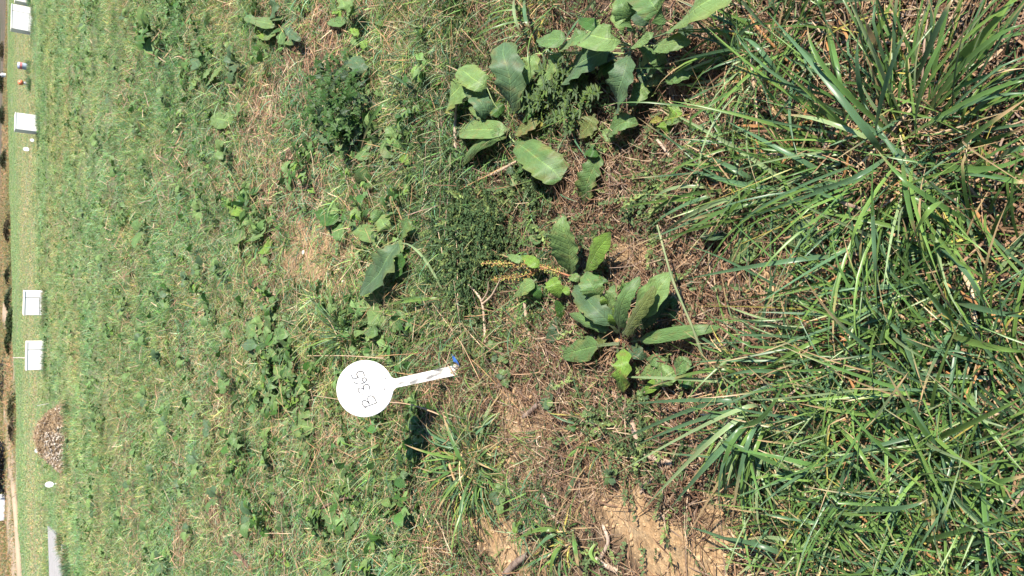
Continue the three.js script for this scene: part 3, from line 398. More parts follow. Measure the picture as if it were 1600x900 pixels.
{ // many small weeds of the meadow that only their place tells apart
  const r = rng(404);
  const far = [[192, 103, 9], [155, 793, 10], [160, 660, 9], [262, 95, 9], [222, 200, 9], [190, 260, 9], [205, 330, 9], [175, 355, 8], [300, 300, 10], [330, 330, 11], [235, 520, 10], [215, 580, 10], [180, 520, 9], [150, 470, 9], [170, 410, 8], [205, 480, 9], [240, 620, 10], [165, 720, 9], [225, 700, 9], [275, 660, 11], [300, 560, 11], [265, 560, 10], [200, 810, 9], [215, 760, 9], [240, 830, 10], [310, 830, 11], [175, 860, 9], [345, 490, 12], [330, 420, 11], [295, 200, 11], [270, 150, 10], [140, 40, 8], [150, 90, 8], [130, 180, 7], [120, 260, 7], [140, 330, 8], [130, 420, 7], [120, 520, 7], [135, 600, 8], [115, 690, 7], [130, 820, 7], [320, 640, 11], [360, 420, 12], [345, 670, 12], [180, 150, 9], [210, 30, 10], [160, 220, 9], [240, 260, 10], [370, 240, 12], [390, 680, 13], [372, 590, 12], [300, 760, 11], [255, 740, 10]];
  const zones = [[110, 'in line with the two right-hand white boxes'], [330, 'in line with the plain white box'], [510, 'in line with the hatched white box'], [630, 'in line with the staked white box'], [750, 'in line with the debris heap'], [999, 'in line with the concrete path']], nth = ['nearest', 'second nearest', 'third nearest', 'fourth nearest', 'fifth nearest', 'sixth nearest', 'seventh nearest', 'eighth nearest', 'ninth nearest', 'tenth nearest', 'eleventh nearest', 'twelfth nearest', 'thirteenth nearest', 'fourteenth nearest'];
  let low = -1; for (const [top, where] of zones) {
    const mine = far.filter(([, y]) => y > low && y <= top).sort((a, b) => b[0] - a[0]); low = top;
    mine.forEach(([x, y, rp], k) => rosette('small meadow weed, ' + nth[k] + ' of those ' + where, x, y, rp * 1.15, 4 + Math.floor(r() * 4), { group: 'small weeds scattered through the meadow', fat: 0.6, col: r() < 0.4 ? 'light' : 'dock' }));
  }
}
// dark toothed bush
{
  const r = rng(51), t = thing('toothed_bush', 'dark green bushy weed with toothed leaves, tallest in the meadow edge', 'bush weed', P(545, 160)), o = t.position;
  for (let k = 0; k < 330; k++) {
    const px = 482 + r() * 92, py = 92 + r() * 135, e = Math.hypot((px - 528) / 50, (py - 158) / 72); if (e > 1) { continue; }
    const h = (0.05 + 0.14 * (1 - e * e)) * (0.5 + 0.6 * r()), A = P(px, py, h), az = r() * 6.283, len = 0.04 + r() * 0.045, M = A.clone().add(V(Math.cos(az) * len * 0.5, 0.012 + r() * 0.012, Math.sin(az) * len * 0.5)), B = A.clone().add(V(Math.cos(az) * len, (r() - 0.6) * 0.03, Math.sin(az) * len)), rb = new RB();
    leafRibbon(rb, curve3(A, M, B, 22), len * (0.38 + r() * 0.15), { shape: 'lobed', pet: 0.08, col: r() < 0.7 ? 'deep' : r() < 0.5 ? 'shade' : 'dock', wave: 0.3, tilt: (r() - 0.5) * 1.6 }, r); part('leaf', rb.geo(o), leafMat, t);
  }
  for (let k = 0; k < 9; k++) { const a = r() * 6.283, q = 0.03 * r(), b = V(o.x + Math.cos(a) * q, o.y, o.z + Math.sin(a) * q), e = V(o.x + Math.cos(a) * (0.08 + r() * 0.08), o.y + 0.1 + r() * 0.08, o.z + Math.sin(a) * 0.12), g = tube([b, b.clone().lerp(e, 0.5).add(V(0, 0.03, 0)), e], 0.003, 0.0015, 8, 5); g.translate(-o.x, -o.y, -o.z); part('stem', paint(g, [0.12, 0.17, 0.06]), woodMat, t); }
}
// fine-leaved bedstraw between the big docks
{
  const r = rng(52), t = thing('bedstraw', 'light green fine-leaved sprawling plant between the two big docks', 'fine-leaved weed', P(885, 150)), o = t.position;
  for (let s = 0; s < 34; s++) {
    const rb = new RB(), A = P(842 + r() * 95, 122 + r() * 54, 0.015), az = r() * 6.283, L = 0.06 + r() * 0.09, pts = growBlade(A, az, 1.1, L, 0.8, r, 7, 0); addBlade(rb, pts, 0.0025, r, 0);
    for (let k = 2; k < 7; k++) for (let j = 0; j < 5; j++) { const a = j / 6 * 6.283 + k, len = 0.018 + 0.014 * r(), B = pts[k].clone().add(V(Math.cos(a) * len, 0.005 + 0.004 * r(), Math.sin(a) * len)); leafRibbon(rb, [pts[k], pts[k].clone().lerp(B, 0.35), pts[k].clone().lerp(B, 0.7), B], 0.0062, { shape: 'lance', pet: 0, col: r() < 0.35 ? 'lime' : 'dock', wave: 0 }, r); }
    part('stem', rb.geo(o), leafMat, t);
  }
}
// small clovers and seedlings
for (const [label, px, py, rp, n, o] of [
  ['tiny round-leaved seedlings by the straw near the pale upright leaves', 846, 366, 14, 9, { fat: .7, shape: 'round', col: 'dock' }], ['small clover-like seedling in front of the middle dock', 1058, 482, 15, 11, { fat: .7, shape: 'round', col: 'dock' }], ['bright seedling with rounded leaves at the rim of the bare soil', 796, 772, 16, 9, { fat: .5, col: 'light' }],
  ['bright green seedling alone on the bare soil', 820, 820, 8, 6, { fat: .8, shape: 'round', col: 'lime' }], ['little lobed seedling at the tip of the middle dock', 1018, 618, 10, 6, { fat: .7, shape: 'toothed', col: 'light' }], ['seedling under the hanging dock leaf of the creeping mat', 822, 268, 16, 10, { fat: .6, col: 'deep' }],
  ['small seedling on brown litter in front of the marker', 785, 548, 11, 5, { fat: .6, col: 'light' }], ['two-leaved seedling near the marker foot, farther right', 800, 588, 12, 6, { fat: .6, col: 'dock' }], ['tiny four-leaved seedling on straw, near the single pale blade', 1092, 446, 6, 4, { fat: .9, shape: 'round', col: 'light' }], ['dark seedling in the litter left of the middle dock', 870, 620, 14, 8, { fat: .6, col: 'blue' }],
  ['seedling with pale leaves at the stem foot among the litter', 800, 562, 9, 4, { fat: .7, col: 'light' }], ['light seedling in the far corner of the orange bare patch', 545, 475, 10, 5, { fat: .8, shape: 'round', col: 'light' }], ['small pale seedling along the shaded edge of the bare soil', 935, 650, 13, 8, { fat: .6, col: 'light' }], ['mossy little seedling by the woody twig on bare soil', 965, 742, 11, 8, { fat: .6, col: 'dock' }], ['small dark seedling near the curled straw ring', 905, 660, 9, 6, { fat: .6, col: 'deep' }]])
  rosette(label, px, py, rp, n, { name: 'seedling', category: 'seedling', ...o });
{ const t = thing('broad_leaved_weed', 'patch of light green wavy leaves under the tip of the arching grass', 'weed', P(1030, 580)), r = rng(53); for (const l of [[1050, 560, 1000, 590, 26, .02, .04, .03, { col: 'light', wave: .3 }], [1060, 575, 1020, 600, 28, .02, .05, .03, { col: 'light' }], [1050, 580, 1080, 560, 24, .02, .05, .03, { col: 'dock' }], [1040, 565, 1010, 560, 20, .02, .04, .03, {}], [1060, 585, 1090, 605, 22, .02, .04, .02, { col: 'deep' }], [1035, 590, 1005, 615, 16, .02, .04, .02, { col: 'lime' }]]) tracedLeaf(t, t.position, l, r); }

// ---------------------------------------------------------------- grass clumps
tussock('biggest foreground grass clump, wide blades fanning out toward the right', 1408, 238, { seed: 101, n: 250, rad: 0.15, len: [0.18, 0.44], el: [0.4, 1.35], droop: [0.4, 1.6], w: [0.003, 0.008], fine: 160, dry: 0.1, kink: 0.35 }, [
  [1385, 250, 1320, 160, .16, 1200, 20, .14, 13], [1370, 240, 1270, 150, .15, 1200, 86, .10, 11], [1340, 232, 1272, 165, .08, 1196, 142, .04, 10], [1418, 205, 1365, 80, .17, 1322, -8, .16, 15], [1372, 75, 1355, 40, .2, 1338, -6, .2, 11], [1350, 95, 1372, 50, .08, 1396, -4, .1, 14],
  [1365, 225, 1385, 130, .22, 1425, 28, .26, 9], [1425, 145, 1462, 52, .14, 1492, -6, .16, 12], [1432, 228, 1440, 140, .2, 1488, 38, .22, 15], [1475, 110, 1525, 70, .12, 1585, -8, .14, 20], [1440, 190, 1525, 82, .15, 1612, 38, .14, 13], [1450, 180, 1512, 130, .1, 1608, 106, .08, 8],
  [1405, 222, 1525, 152, .16, 1612, 126, .16, 11], [1440, 205, 1520, 160, .1, 1612, 146, .08, 10], [1490, 236, 1530, 205, .15, 1610, 150, .17, 11], [1520, 228, 1560, 215, .1, 1612, 196, .1, 9], [1362, 182, 1342, 125, .14, 1342, 50, .18, 9], [1500, 307, 1460, 322, .2, 1427, 372, .14, 13], [1440, 367, 1505, 420, .14, 1548, 500, .06, 11],
  [1400, 500, 1418, 400, .1, 1407, 336, .12, 7], [1363, 300, 1366, 380, .18, 1370, 460, .12, 9], [1260, 310, 1150, 232, .09, 1023, 163, .02, 8], [1300, 276, 1225, 236, .12, 1133, 188, .12, 9], [1200, 280, 1110, 262, .07, 1048, 253, .02, 8], [1560, 250, 1580, 235, .1, 1615, 230, .1, 12], [1500, 260, 1570, 280, .12, 1615, 285, .1, 11],
  [1330, 398, 1210, 411, .16, 1068, 437, .12, 9], [1450, 250, 1530, 265, .1, 1612, 240, .1, 13], [1420, 235, 1350, 330, .15, 1330, 400, .1, 9], [1400, 230, 1330, 280, .14, 1240, 300, .06, 9], [1410, 240, 1420, 320, .16, 1440, 390, .1, 10], [1415, 225, 1300, 120, .18, 1262, 40, .18, 10], [1395, 235, 1290, 190, .13, 1215, 180, .05, 9]]);
tussock('arching grass clump whose tips hang over the bare soil on the left', 1195, 632, { seed: 102, n: 120, rad: 0.055, len: [0.14, 0.32], el: [0.45, 1.2], droop: [0.9, 2.0], w: [0.005, 0.011], az: 2.75, spread: 1.3, fine: 120 }, [
  [1185, 640, 1120, 655, .12, 950, 748, .02, 8], [1185, 640, 1110, 690, .14, 1000, 802, .05, 9], [1190, 645, 1130, 700, .14, 1046, 796, .04, 12], [1195, 650, 1150, 710, .14, 1062, 860, .04, 8], [1175, 630, 1090, 625, .1, 975, 632, .03, 8], [1170, 625, 1080, 640, .1, 935, 706, .02, 8], [1160, 600, 1070, 592, .08, 930, 588, .03, 7], [1200, 655, 1165, 705, .16, 1140, 850, .03, 9], [1200, 650, 1132, 720, .16, 1132, 835, .02, 9], [1205, 650, 1140, 700, .17, 1140, 800, .03, 10], [1160, 590, 1100, 580, .09, 1000, 612, .02, 8],
  [1180, 640, 1095, 655, .11, 985, 700, .02, 8], [1205, 650, 1175, 720, .13, 1150, 812, .02, 8], [1250, 610, 1200, 580, .12, 1120, 592, .1, 9], [1120, 640, 1180, 660, .14, 1232, 575, .2, 10]]);
tussock('fine grass clump leaning toward the litter between the small dock and the biggest clump', 1195, 290, { seed: 103, n: 70, rad: 0.06, len: [0.1, 0.24], el: [0.3, 1.1], droop: [0.8, 1.8], w: [0.004, 0.008], az: 2.9, spread: 1.6, fine: 160 }, [
  [1120, 296, 1045, 296, .09, 1010, 332, .02, 7], [1140, 298, 1050, 312, .09, 1010, 350, .02, 7], [1130, 302, 1060, 325, .08, 1008, 362, .02, 8], [1180, 300, 1090, 330, .09, 1030, 372, .02, 9], [1200, 300, 1110, 340, .1, 1022, 396, .02, 8], [1220, 305, 1130, 330, .1, 1050, 350, .05, 7], [1190, 290, 1140, 260, .08, 1090, 240, .04, 9], [1235, 295, 1150, 285, .1, 1060, 258, .04, 8], [1260, 310, 1190, 330, .12, 1110, 340, .06, 7]]);
const wild = { len: [0.12, 0.38], el: [0.15, 1.25], droop: [0.4, 1.5], w: [0.003, 0.0075], fine: 140, dry: 0.09, kink: 0.4 };
tussock('tangled grass clump right of the bare soil, beneath the arching one', 1260, 770, { ...wild, seed: 104, n: 105, rad: 0.11, az: 2.2, spread: 2.4 }, [[1300, 770, 1160, 700, .16, 1130, 696, .12, 8], [1200, 870, 1130, 840, .08, 1072, 822, .04, 7], [1250, 880, 1180, 850, .1, 1110, 840, .06, 9], [1320, 740, 1220, 715, .16, 1140, 702, .15, 8], [1280, 860, 1210, 840, .08, 1150, 848, .05, 7]]);
tussock('loose grass tangle beside the single dark shaded leaf', 1345, 540, { ...wild, seed: 105, n: 120, rad: 0.11 }, [[1473, 518, 1540, 540, .14, 1612, 550, .12, 13], [1483, 467, 1545, 485, .12, 1612, 496, .1, 11], [1400, 480, 1345, 500, .12, 1300, 545, .08, 9], [1310, 520, 1250, 545, .12, 1190, 580, .06, 8]]);
tussock('grass clump in the thick turf nearest the lower centre of the upright view', 1470, 560, { ...wild, seed: 106, n: 135, rad: 0.10 });
tussock('grass clump of crossing blades in the lower left turf', 1390, 700, { ...wild, seed: 107, n: 135, rad: 0.11 }, [[1300, 790, 1390, 795, .14, 1450, 780, .14, 10], [1340, 690, 1385, 630, .15, 1420, 580, .16, 8], [1290, 650, 1340, 700, .15, 1380, 780, .1, 8]]);
tussock('grass clump in the bottom left corner of the upright view', 1380, 850, { ...wild, seed: 108, n: 135, rad: 0.11 });
tussock('dense grass clump by the bottom edge of the upright view, left part', 1520, 800, { ...wild, seed: 109, n: 135, rad: 0.10, w: [0.004, 0.01] }, [[1420, 850, 1500, 830, .14, 1600, 800, .14, 11], [1490, 765, 1550, 755, .1, 1612, 740, .1, 12]]);
tussock('dense grass clump by the bottom edge of the upright view, middle part', 1550, 650, { ...wild, seed: 110, n: 135, rad: 0.10, w: [0.004, 0.01] }, [[1440, 695, 1520, 660, .15, 1610, 615, .16, 11], [1560, 700, 1590, 690, .08, 1612, 686, .08, 14]]);
tussock('grass clump between the biggest clump and the bottom edge', 1545, 430, { ...wild, seed: 111, n: 125, rad: 0.09, w: [0.004, 0.011] });
tussock('thin grass clump in the right corner above the biggest clump', 1215, 70, { ...wild, seed: 112, n: 90, rad: 0.09, w: [0.004, 0.008] }, [[1290, 40, 1285, 10, .1, 1270, -10, .1, 8], [1292, 30, 1300, 90, .12, 1320, 160, .02, 6], [1290, 35, 1310, 110, .12, 1322, 200, .04, 8], [1150, -10, 1180, 25, .1, 1215, 60, .1, 9]]);
tussock('sparse grass clump between the largest dock and the fanning grass', 1170, 170, { ...wild, seed: 113, n: 46, rad: 0.10, w: [0.003, 0.007], fine: 160 }, [[1155, 255, 1110, 180, .05, 1088, 120, .02, 7], [1120, 120, 1150, 60, .08, 1200, 30, .1, 7], [1230, 140, 1190, 80, .1, 1160, 60, .08, 9]]);
tussock('grass tuft on the near rim of the orange bare patch', 545, 522, { seed: 114, n: 190, rad: 0.05, len: [0.16, 0.32], el: [0.6, 1.4], droop: [0.6, 1.5], w: [0.004, 0.008], fine: 60 });
tussock('bluish grass tuft left of the marker stake, its blades spread over the soil edge', 742, 722, { seed: 115, n: 200, rad: 0.09, len: [0.14, 0.32], el: [0.4, 1.2], droop: [0.8, 1.8], w: [0.005, 0.0105], fine: 90 }, [[735, 740, 712, 700, .1, 690, 640, .1, 7], [720, 790, 700, 740, .06, 690, 715, .08, 7]]);
tussock('straggling grass tuft on dark woody litter by the bare soil', 880, 850, { seed: 116, n: 26, rad: 0.05, len: [0.08, 0.2], el: [0.3, 1.1], droop: [0.8, 1.8], w: [0.004, 0.009], fine: 30 }, [[872, 832, 840, 828, .06, 800, 848, .03, 8], [870, 835, 845, 850, .05, 810, 895, .03, 8], [880, 850, 865, 870, .05, 862, 900, .02, 9], [895, 830, 900, 860, .06, 905, 900, .03, 9], [930, 850, 925, 870, .04, 950, 885, .01, 7]]);
tussock('long pale blades bending over straw by the largest dock, right edge of the upright view', 848, 18, { seed: 117, n: 40, rad: 0.05, len: [0.14, 0.3], el: [0.6, 1.3], droop: [0.6, 1.5], w: [0.004, 0.007], fine: 60 }, [[880, -10, 830, 40, .08, 745, 90, .04, 6], [805, -8, 806, 30, .12, 826, 72, .04, 7], [820, -6, 822, 30, .1, 835, 52, .05, 7], [935, -6, 905, 30, .2, 878, 70, .16, 8]]);
tussock('grass tuft of thin green blades in the straw, right of the dark toothed bush', 700, 50, { seed: 118, n: 90, rad: 0.10, len: [0.1, 0.24], el: [0.3, 1.1], droop: [0.6, 1.6], w: [0.003, 0.005], fine: 140 });
tussock('blades crossing in front of the dark creeping mat, beside the upright blue-green leaf', 690, 465, { seed: 119, n: 30, rad: 0.05, len: [0.12, 0.24], el: [0.4, 1.2], droop: [0.5, 1.4], w: [0.003, 0.006], fine: 60 }, [[700, 472, 660, 400, .1, 625, 380, .08, 6], [692, 460, 655, 420, .12, 628, 395, .1, 6], [690, 465, 640, 470, .08, 592, 478, .05, 6]]);
tussock('grass tuft bent over just beyond the first big dock, near a brown stick', 640, 165, { seed: 120, n: 70, rad: 0.09, len: [0.12, 0.24], el: [0.3, 1.1], droop: [0.6, 1.6], w: [0.003, 0.006], fine: 140 }, [[620, 158, 585, 180, .12, 560, 250, .02, 6], [660, 150, 625, 125, .1, 605, 115, .08, 6]]);
tussock('meadow grass tuft left of the marker disc, with dry straw through it', 600, 690, { seed: 121, n: 170, rad: 0.14, len: [0.12, 0.28], el: [0.3, 1.2], droop: [0.6, 1.5], w: [0.0035, 0.0075], fine: 160, dry: 0.2 });
tussock('meadow grass tuft around the two grey-green leaves near the dark twig', 560, 840, { seed: 122, n: 140, rad: 0.14, len: [0.12, 0.26], el: [0.3, 1.2], droop: [0.6, 1.5], w: [0.0035, 0.007], fine: 160, dry: 0.12 });
tussock('grass tuft at the left edge of the upright view, nearer than the grey-green leaves', 690, 860, { seed: 123, n: 60, rad: 0.10, len: [0.1, 0.22], el: [0.3, 1.1], droop: [0.6, 1.5], w: [0.003, 0.006], fine: 120, dry: 0.2 });
tussock('small dark grass tuft beside the litter in front of the arching clump', 930, 680, { seed: 124, n: 24, rad: 0.05, len: [0.08, 0.18], el: [0.3, 1.1], droop: [0.6, 1.5], w: [0.004, 0.007], fine: 60, dry: 0.2 }, [[945, 700, 910, 660, .03, 885, 638, .03, 8], [950, 710, 925, 700, .03, 895, 700, .03, 7], [905, 735, 890, 765, .02, 880, 785, .02, 8]]);

// ---------------------------------------------------------------- twigs and dry stems
function twig(label, pts, w0, w1, c0, c1, category = 'twig', name = 'twig', branches = []) {
  const a = pts.map((p) => P(...p)), o = P(pts[0][0], pts[0][1]), t = thing(name, label, category, o), m = mpp(o);
  const col = (x, y, z, k) => mixc(c0, c1, clamp(0.5 + 1.1 * noise(k * 0.21, x * 40, z * 40)));
  const g = tube(a, w0 * m / 2, w1 * m / 2, 30, 7, 0.35); g.translate(-o.x, -o.y, -o.z); part('stem', paint(g, col), woodMat, t);
  for (const [bp, b0, b1] of branches) { const q = tube(bp.map((p) => P(...p)), b0 * m / 2, b1 * m / 2, 14, 6, 0.3); q.translate(-o.x, -o.y, -o.z); part('branch', paint(q, col), woodMat, t); }
  return t;
}
const PALE = [0.46, 0.36, 0.26], TAN = [0.33, 0.24, 0.16], GREY = [0.26, 0.2, 0.16], DARK = [0.09, 0.06, 0.045];
twig('forked pale twig lying on the litter beyond the seed stalk', [[758, 535, .02], [757, 505, .03], [752, 470, .05], [732, 444, .06]], 5, 3, PALE, TAN, 'twig', 'twig', [[[[754, 475, .05], [768, 462, .06], [782, 436, .07]], 4, 2], [[[752, 472, .05], [762, 455, .07], [763, 440, .08]], 3, 1.5]]);
twig('straight pale dry stem pointing at the marker foot', [[828, 530, .01], [823, 500, .02], [819, 470, .03]], 6, 5, PALE, TAN, 'dry stem', 'dry_stalk');
twig('long brown stick beside the first big dock', [[714, 298, .01], [713, 250, .03], [711, 205, .05], [713, 160, .07]], 6, 4, PALE, GREY, 'stick', 'stick');
twig('split dry stem below the first big dock', [[732, 284, .01], [770, 272, .03], [808, 252, .05]], 6, 4, PALE, TAN, 'dry stem', 'dry_stalk', [[[[782, 266, .03], [795, 264, .03], [805, 270, .02]], 3, 2]]);
twig('bent dry stem joined to a long grass blade', [[1027, 219, .03], [1040, 235, .03], [1052, 253, .03]], 5, 5, PALE, GREY, 'dry stem', 'dry_stalk');
twig('thin dark twig lying across the meadow grass', [[555, 775, .07], [520, 785, .06], [495, 800, .05], [478, 815, .03]], 5, 3, DARK, [0.14, 0.09, 0.06]);
twig('short dark twig in the meadow near the left edge', [[365, 862, .05], [378, 872, .05], [390, 888, .03]], 4, 5, DARK, [0.16, 0.08, 0.05]);
twig('dark weathered wood piece in the litter', [[818, 652, .01], [830, 642, .02], [842, 630, .02]], 9, 7, GREY, DARK, 'wood piece', 'wood_piece');
twig('dark broken wood at the left edge of the bare soil', [[790, 898, .02], [806, 880, .02], [826, 866, .02]], 12, 9, DARK, GREY, 'wood piece', 'wood_piece');
twig('grey root-like twig running beneath the arching grass', [[958, 612, .01], [985, 655, .02], [1000, 700, .02], [1022, 716, .02], [1052, 724, .02]], 9, 10, GREY, TAN, 'twig', 'twig', [[[[1050, 724, .02], [1030, 740, .01], [1000, 770, .01]], 7, 4]]);
twig('pale twig on litter in front of the bare soil, tip on the sand', [[940, 870, .01], [950, 845, .02], [942, 820, .02]], 7, 5, PALE, GREY);
twig('pale broken stick lying on the dark litter near the straggling tuft', [[925, 868, .02], [940, 880, .02], [965, 893, .01]], 7, 8, PALE, DARK, 'stick', 'stick');
twig('grey twig lying in the straw by the bare soil', [[850, 772, .01], [858, 795, .02], [872, 818, .02]], 6, 4, GREY, TAN);
twig('drooping dull green stalk crossing the middle of the ground, foot in the grass', [[1112, 600, .02], [1085, 520, .1], [1052, 440, .14], [1040, 400, .15], [1027, 352, .14]], 5, 3, [0.14, 0.2, 0.09], [0.22, 0.24, 0.12], 'grass stalk', 'grass_stalk');
twig('long thin straw lying in front of the marker disc toward the meadow', [[705, 655, .05], [640, 632, .1], [560, 628, .1], [490, 618, .06]], 2, 1.5, [0.4, 0.27, 0.16], TAN, 'straw', 'dry_straw');
twig('thin straw behind the marker disc', [[600, 560, .1], [540, 556, .1], [480, 556, .1]], 1.8, 1.4, [0.42, 0.32, 0.18], TAN, 'straw', 'dry_straw');
twig('thin straw crossing in front of the marker stake near its foot', [[668, 632, .02], [690, 590, .06], [704, 545, .05]], 2, 1.4, [0.42, 0.29, 0.17], TAN, 'straw', 'dry_straw');
twig('bent straw lying over the very foot of the marker stake', [[722, 605, .02], [706, 580, .045], [690, 556, .04]], 2, 1.4, [0.36, 0.22, 0.13], TAN, 'straw', 'dry_straw');
twig('orange dry blade in the bluish grass tuft', [[702, 725, .06], [712, 755, .05], [725, 792, .04]], 4, 3, [0.45, 0.27, 0.12], [0.42, 0.3, 0.15], 'dry blade', 'dry_straw');
{ const t = thing('straw_ring', 'pale curled ring of straw lying on the litter', 'straw ring', P(845, 690, 0.012)), g = new THREE.TorusGeometry(8 * mpp(P(845, 690)), 0.0016, 6, 28, 5.6); g.rotateX(-Math.PI / 2 + 0.3); part('ring', paint(g, (x, y, z) => mixc([0.6, 0.52, 0.4], [0.5, 0.4, 0.28], clamp(0.5 + noise(x * 90, z * 90)))), stoneMat, t); }
{ const t = thing('snail_shell', 'small white snail shell on the orange bare patch', 'snail shell', P(474, 395, 0.008)), g = new THREE.SphereGeometry(0.012, 12, 8); g.scale(1.2, 0.7, 0.9); part('shell', paint(g, (x, y, z) => mixc([0.7, 0.68, 0.64], [0.55, 0.5, 0.44], clamp(0.5 + 0.5 * Math.sin(x * 1500)))), stoneMat, t); }

// ---------------------------------------------------------------- far field: boxes, markers, buckets, heap
const boxWhite = plastic([0.84, 0.82, 0.77], 0.6), seamDark = plastic([0.4, 0.4, 0.4], 0.9);
function whiteBox(label, x0, x1, y0, y1, o) {     // x0 top, x1 foot, y0 right side, y1 left side in the photograph
  const c = P(x1, (y0 + y1) / 2), m = mpp(c), W = (y1 - y0) * m, d = Math.hypot(c.x, c.z), topRay = ray(x0, (y0 + y1) / 2), H = EYE.y + topRay.y * (d / Math.hypot(topRay.x, topRay.z)) - c.y, D = o.depth ?? 0.45;
  const t = thing('white_box', label, 'white box', c, 'white boxes along the mown strip'); t.rotation.y = o.turn ?? 0;
  const bx = (n, x, y, z, w, h, dd, mat) => { const g = new THREE.BoxGeometry(w, h, dd); g.translate(x, y, z); return part(n, g, mat, t); }, e = 0.008;
  bx('case', 0, H / 2, -D / 2, W - 2 * e, H - 2 * e, D, seamDark);
  bx('side_panel', -W / 2, H / 2, -D / 2, 0.02, H, D, boxWhite); bx('side_panel', W / 2, H / 2, -D / 2, 0.02, H, D, boxWhite); bx('lid', 0, H + 0.004, -D / 2 + 0.01, W + 0.03, 0.02, D + 0.05, boxWhite);
  if (o.seams) { const s = o.seams[0], k = o.seams[1], xs = W / 2 - W * s; bx('front_panel', xs / 2 + W / 4 + e / 2, H / 2, 0.012, W / 2 - xs - e, H - 0.002, 0.024, boxWhite); const wl = xs - e + W / 2, xm = -W / 2 + wl / 2; bx('front_panel', xm, H * (1 + k) / 2 + e / 2, 0.012, wl, H * (1 - k) - e, 0.024, boxWhite); bx('front_panel', xm, H * k / 2 - e / 2, 0.012, wl, H * k - e, 0.024, boxWhite); }
  else bx('front_panel', 0, H / 2, 0.012, W, H - 0.002, 0.024, boxWhite);
}
whiteBox('white box at the right end of the row, cut by the frame edge', 24, 46, -26, 5, { turn: -0.04, depth: 0.5 });
whiteBox('white box with a seam, second from the right end of the row', 18, 52, 13, 50, { turn: -0.02, depth: 0.5, seams: [0.27, 0.2] });
whiteBox('plain white box standing alone, third from the right end of the row', 24, 62, 181, 206, { turn: 0.02, depth: 0.5 });
whiteBox('white box with a seam and a low hatch, fourth from the right end', 38, 72, 456, 492, { turn: -0.04, depth: 0.45, seams: [0.26, 0.3] });
whiteBox('white box behind a thin wooden stake, at the left end of the row', 42, 73, 534, 577, { turn: 0.02, depth: 0.45, seams: [0.28, 0.02] });
function pole(label, x0, x1, y0, y1, w, c, name = 'stake', cat = 'stake') {
  const a = P(x1, y1), d = Math.hypot(a.x, a.z), r = ray(x0, y0), b = EYE.clone().addScaledVector(r, d / Math.hypot(r.x, r.z)), t = thing(name, label, cat, a), m = mpp(a), g = tube([V(0, -0.05, 0), b.clone().sub(a).multiplyScalar(0.5), b.clone().sub(a)], w * m / 2, w * m / 2, 6, 8, 0.1); part('shaft', paint(g, c), woodMat, t); return t;
}
pole('thin pale wooden stake standing in front of the leftmost white box', 20, 72, 559, 559, 1.6, [0.5, 0.42, 0.36]);
pole('short thin pale stick leaning in the grass next to the debris heap', 58, 78, 634, 630, 1.0, [0.55, 0.52, 0.45]);
function farMarker(label, px, py, w, h, foot, dim) {
  const c0 = P(foot, py), d = Math.hypot(c0.x, c0.z), r = ray(px, py), c = EYE.clone().addScaledVector(r, d / Math.hypot(r.x, r.z)), m = mpp(c), t = thing('marker_sign', label, 'marker sign', c0, 'small round markers far off'), mat = plastic(dim ? [0.55, 0.58, 0.56] : [0.8, 0.8, 0.78], 0.5);
  const g = new THREE.CylinderGeometry(h * m / 2, h * m / 2, 0.004, 28); g.rotateX(Math.PI / 2); g.scale(1, w / h, 1); g.rotateX(-0.25); g.translate(c.x - c0.x, c.y - c0.y, c.z - c0.z); part('disc', g, mat, t);
  const L = c.y - c0.y, s = new THREE.BoxGeometry(0.028, L, 0.004); s.translate(c.x - c0.x, L / 2, -0.004); part('stake', s, mat, t);
}
farMarker('small bright white round marker on a stake, left of the debris heap', 77, 757, 12, 9, 90, false);
farMarker('pale round marker just beyond the left foot of the debris heap', 58, 704, 7, 7, 63, true);
farMarker('small white marker between the white boxes on the mown strip', 41, 233, 9, 6, 46, false);
farMarker('pale marker beside the plain white box', 50, 219, 6, 5, 56, true);
{ // buckets
  const c = P(46, 105), m = mpp(c), t = thing('bucket', 'light blue bucket with a red band and pale lid on the mown strip', 'bucket', c), H = 0.40, R = 5.2 * m;
  part('body', new THREE.CylinderGeometry(R, R * 0.9, H * 0.62, 20).translate(0, H * 0.31, 0), plastic([0.36, 0.44, 0.52]), t); part('band', new THREE.CylinderGeometry(R * 1.03, R * 1.03, H * 0.22, 20).translate(0, H * 0.73, 0), plastic([0.62, 0.2, 0.2]), t); part('lid', new THREE.CylinderGeometry(R * 0.85, R * 1.05, H * 0.16, 20).translate(0, H * 0.92, 0), plastic([0.42, 0.46, 0.62]), t);
  const c2 = P(45, 131), m2 = mpp(c2), t2 = thing('capped_post', 'short pale post with a rounded orange top on the mown strip', 'post', c2), R2 = 4.2 * m2;
  part('shaft', new THREE.CylinderGeometry(R2 * 0.5, R2 * 0.6, 0.2, 14).translate(0, 0.1, 0), plastic([0.5, 0.5, 0.48]), t2); const k = new THREE.SphereGeometry(R2, 16, 12); k.scale(1, 0.95, 1); part('cap', k.translate(0, 0.27, 0), plastic([0.68, 0.2, 0.1]), t2);
}
